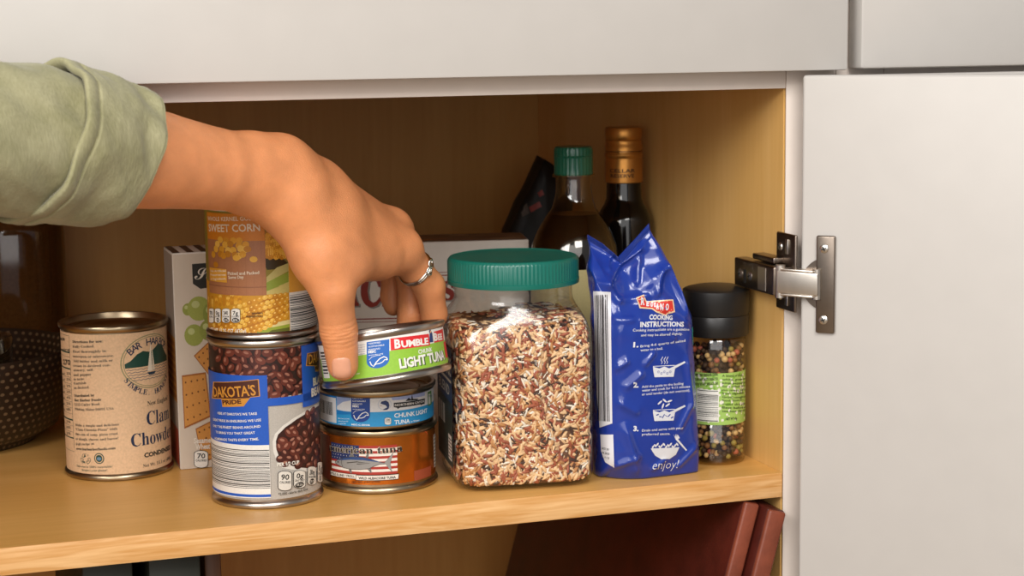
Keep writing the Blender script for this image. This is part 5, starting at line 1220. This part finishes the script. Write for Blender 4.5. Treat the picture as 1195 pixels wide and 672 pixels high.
# ---------------------------------------------------------------- rolled sleeve
def cloth():
    M = bpy.data.materials.new('olive_cotton'); M.use_nodes = True; nt = M.node_tree; b = nt.nodes['Principled BSDF']; b.inputs['Roughness'].default_value = .85; b.inputs['Specular IOR Level'].default_value = .2; b.inputs['Sheen Weight'].default_value = .15
    tc = nt.nodes.new('ShaderNodeTexCoord'); n1 = nt.nodes.new('ShaderNodeTexNoise'); n1.inputs['Scale'].default_value = 45; n1.inputs['Detail'].default_value = 5
    mp = nt.nodes.new('ShaderNodeMapping'); mp.inputs['Scale'].default_value = (1, 1, .25); mp.inputs['Rotation'].default_value = (0, .2, .4); n2 = nt.nodes.new('ShaderNodeTexNoise'); n2.inputs['Scale'].default_value = 900; n2.inputs['Detail'].default_value = 3
    nt.links.new(tc.outputs['Object'], n1.inputs['Vector']); nt.links.new(tc.outputs['Object'], mp.inputs['Vector']); nt.links.new(mp.outputs[0], n2.inputs['Vector'])
    r_ = nt.nodes.new('ShaderNodeMix'); r_.data_type = 'RGBA'; r_.inputs[6].default_value = lin('#75724c'); r_.inputs[7].default_value = lin('#b2ac8a'); 
    ad = nt.nodes.new('ShaderNodeMath'); ad.operation = 'MULTIPLY_ADD'; ad.inputs[1].default_value = .6; nt.links.new(n2.outputs['Fac'], ad.inputs[0]); s2 = nt.nodes.new('ShaderNodeMath'); s2.operation = 'MULTIPLY_ADD'; s2.inputs[1].default_value = .9; s2.inputs[2].default_value = -.28; nt.links.new(n1.outputs['Fac'], s2.inputs[0]); nt.links.new(s2.outputs[0], ad.inputs[2])
    nt.links.new(ad.outputs[0], r_.inputs[0]); nt.links.new(r_.outputs[2], b.inputs['Base Color'])
    bp = nt.nodes.new('ShaderNodeBump'); bp.inputs['Strength'].default_value = .5; bp.inputs['Distance'].default_value = .0006; nt.links.new(n2.outputs['Fac'], bp.inputs['Height']); nt.links.new(bp.outputs[0], b.inputs['Normal'])
    return M
COT = cloth()
SC = [Vector(ony(x, y, Y)) for x, y, Y in ((-160, 158, -.140), (-80, 160, -.118), (0, 163, -.096), (60, 167, -.078), (105, 175, -.064), (137, 182, -.053))]
SR = [.0470, .0462, .0450, .0432, .0412, .0392]
adir = (SC[-1]-SC[2]).normalized(); 
def sleeve_ring(f, extra, n=128, seed=0., wr=1.):
    """ring f along the sleeve (0..5), pushed out by extra; its plane leans so the upper edge reaches further along the arm"""
    i = max(0, min(int(math.floor(f)), 4)); g = f-i; c_ = SC[i].lerp(SC[i+1], g); r_ = SR[i]+(SR[i+1]-SR[i])*g; out = []
    u_ = (UP-adir*UP.dot(adir)).normalized(); w_ = adir.cross(u_)
    for k in range(n):
        t = 2*PI*k/n; d_ = u_*math.cos(t)+w_*math.sin(t)
        p = c_+d_*(r_+extra)+adir*(math.cos(t)*r_*.26)
        q_ = Vector((f*1.0+math.cos(t)*.8, math.cos(t)*1.2+seed, math.sin(t)*1.2)); a1 = noise.noise(q_*1.1); a2 = noise.noise(Vector((f*1.5+math.cos(t)*2.6, math.sin(t)*2.4, seed+5)))
        p += d_*wr*(.0034*a1+.0026*a2-.0022*abs(noise.noise(Vector((f*1.3+math.cos(t)*1.5, math.cos(t)*1.6, math.sin(t)*1.6+seed))))+.0003*noise.noise(Vector((f*9, math.cos(t)*9, math.sin(t)*9))))
        out.append(p)
    return out
def tube_mesh(rings, cap0=False):
    bm = bmesh.new(); R = [[bm.verts.new(p) for p in r_] for r_ in rings]
    for A, B in zip(R, R[1:]):
        n = len(A)
        for k in range(n): bm.faces.new((A[k], A[(k+1) % n], B[(k+1) % n], B[k]))
    if cap0: bm.faces.new(R[0])
    bmesh.ops.recalc_face_normals(bm, faces=bm.faces); return bm
o = obj('sleeve', tube_mesh([sleeve_ring(i*.06, 0, seed=2) for i in range(-110, 56)], True), COT, person, smooth=180); o.location = po
F0 = 2.62
rg = [sleeve_ring(F0+.25, -.0005, wr=1), sleeve_ring(F0+.01, .0006), sleeve_ring(F0-.02, .0030), sleeve_ring(F0-.015, .0044), sleeve_ring(F0+.02, .0050), sleeve_ring(F0+.09, .0047), sleeve_ring(F0+.205, .0047), sleeve_ring(F0+.225, .0036), sleeve_ring(F0+.245, .0036), sleeve_ring(F0+.26, .0046)]
rg += [sleeve_ring(F0+.26+(4.90-F0-.26)*i/44, .0046-.0004*i/44) for i in range(1, 45)]
rg += [sleeve_ring(4.93, .0036), sleeve_ring(4.955, .0043), sleeve_ring(4.985, .0036), sleeve_ring(4.998, .0022), sleeve_ring(4.998, .0004), sleeve_ring(4.97, -.0010), sleeve_ring(4.8, -.0014), sleeve_ring(4.4, -.0016), sleeve_ring(3.9, -.002)]
o = obj('cuff', tube_mesh(rg), COT, person, smooth=180); o.location = po
# ---------------------------------------------------------------- light
def area(name, loc, target, size, power, col=(1, 1, 1), sy=None):
    l = bpy.data.lights.new(name, 'AREA'); l.energy = power; l.size = size; l.color = col
    if sy: l.shape = 'RECTANGLE'; l.size_y = sy
    o = bpy.data.objects.new(name, l); C.objects.link(o); o.location = loc
    o.rotation_euler = (Vector(target)-Vector(loc)).to_track_quat('-Z', 'Y').to_euler()
area('key_light', (-.28, -1.38, 1.18), (-.22, .06, .08), .6, 16, (1, .965, .92))
area('left_light', (-1.45, -1.15, 1.0), (-.1, .06, .08), .8, 21, (1, .975, .945))  # unseen soft light from the left, set to brighten the right inner wall
area('fill_light', (-1.1, -2.3, .75), (-.25, .08, .05), 2.2, 22, (1, .97, .94), 1.5)
w = bpy.data.worlds.new('world'); bpy.context.scene.world = w; w.use_nodes = True
w.node_tree.nodes['Background'].inputs[0].default_value = (.93, .95, 1, 1); w.node_tree.nodes['Background'].inputs[1].default_value = .28
vs = bpy.context.scene.view_settings
vs.view_transform = 'Standard'; vs.look = 'None'; vs.gamma = 1; vs.exposure = 0; vs.use_curve_mapping = False
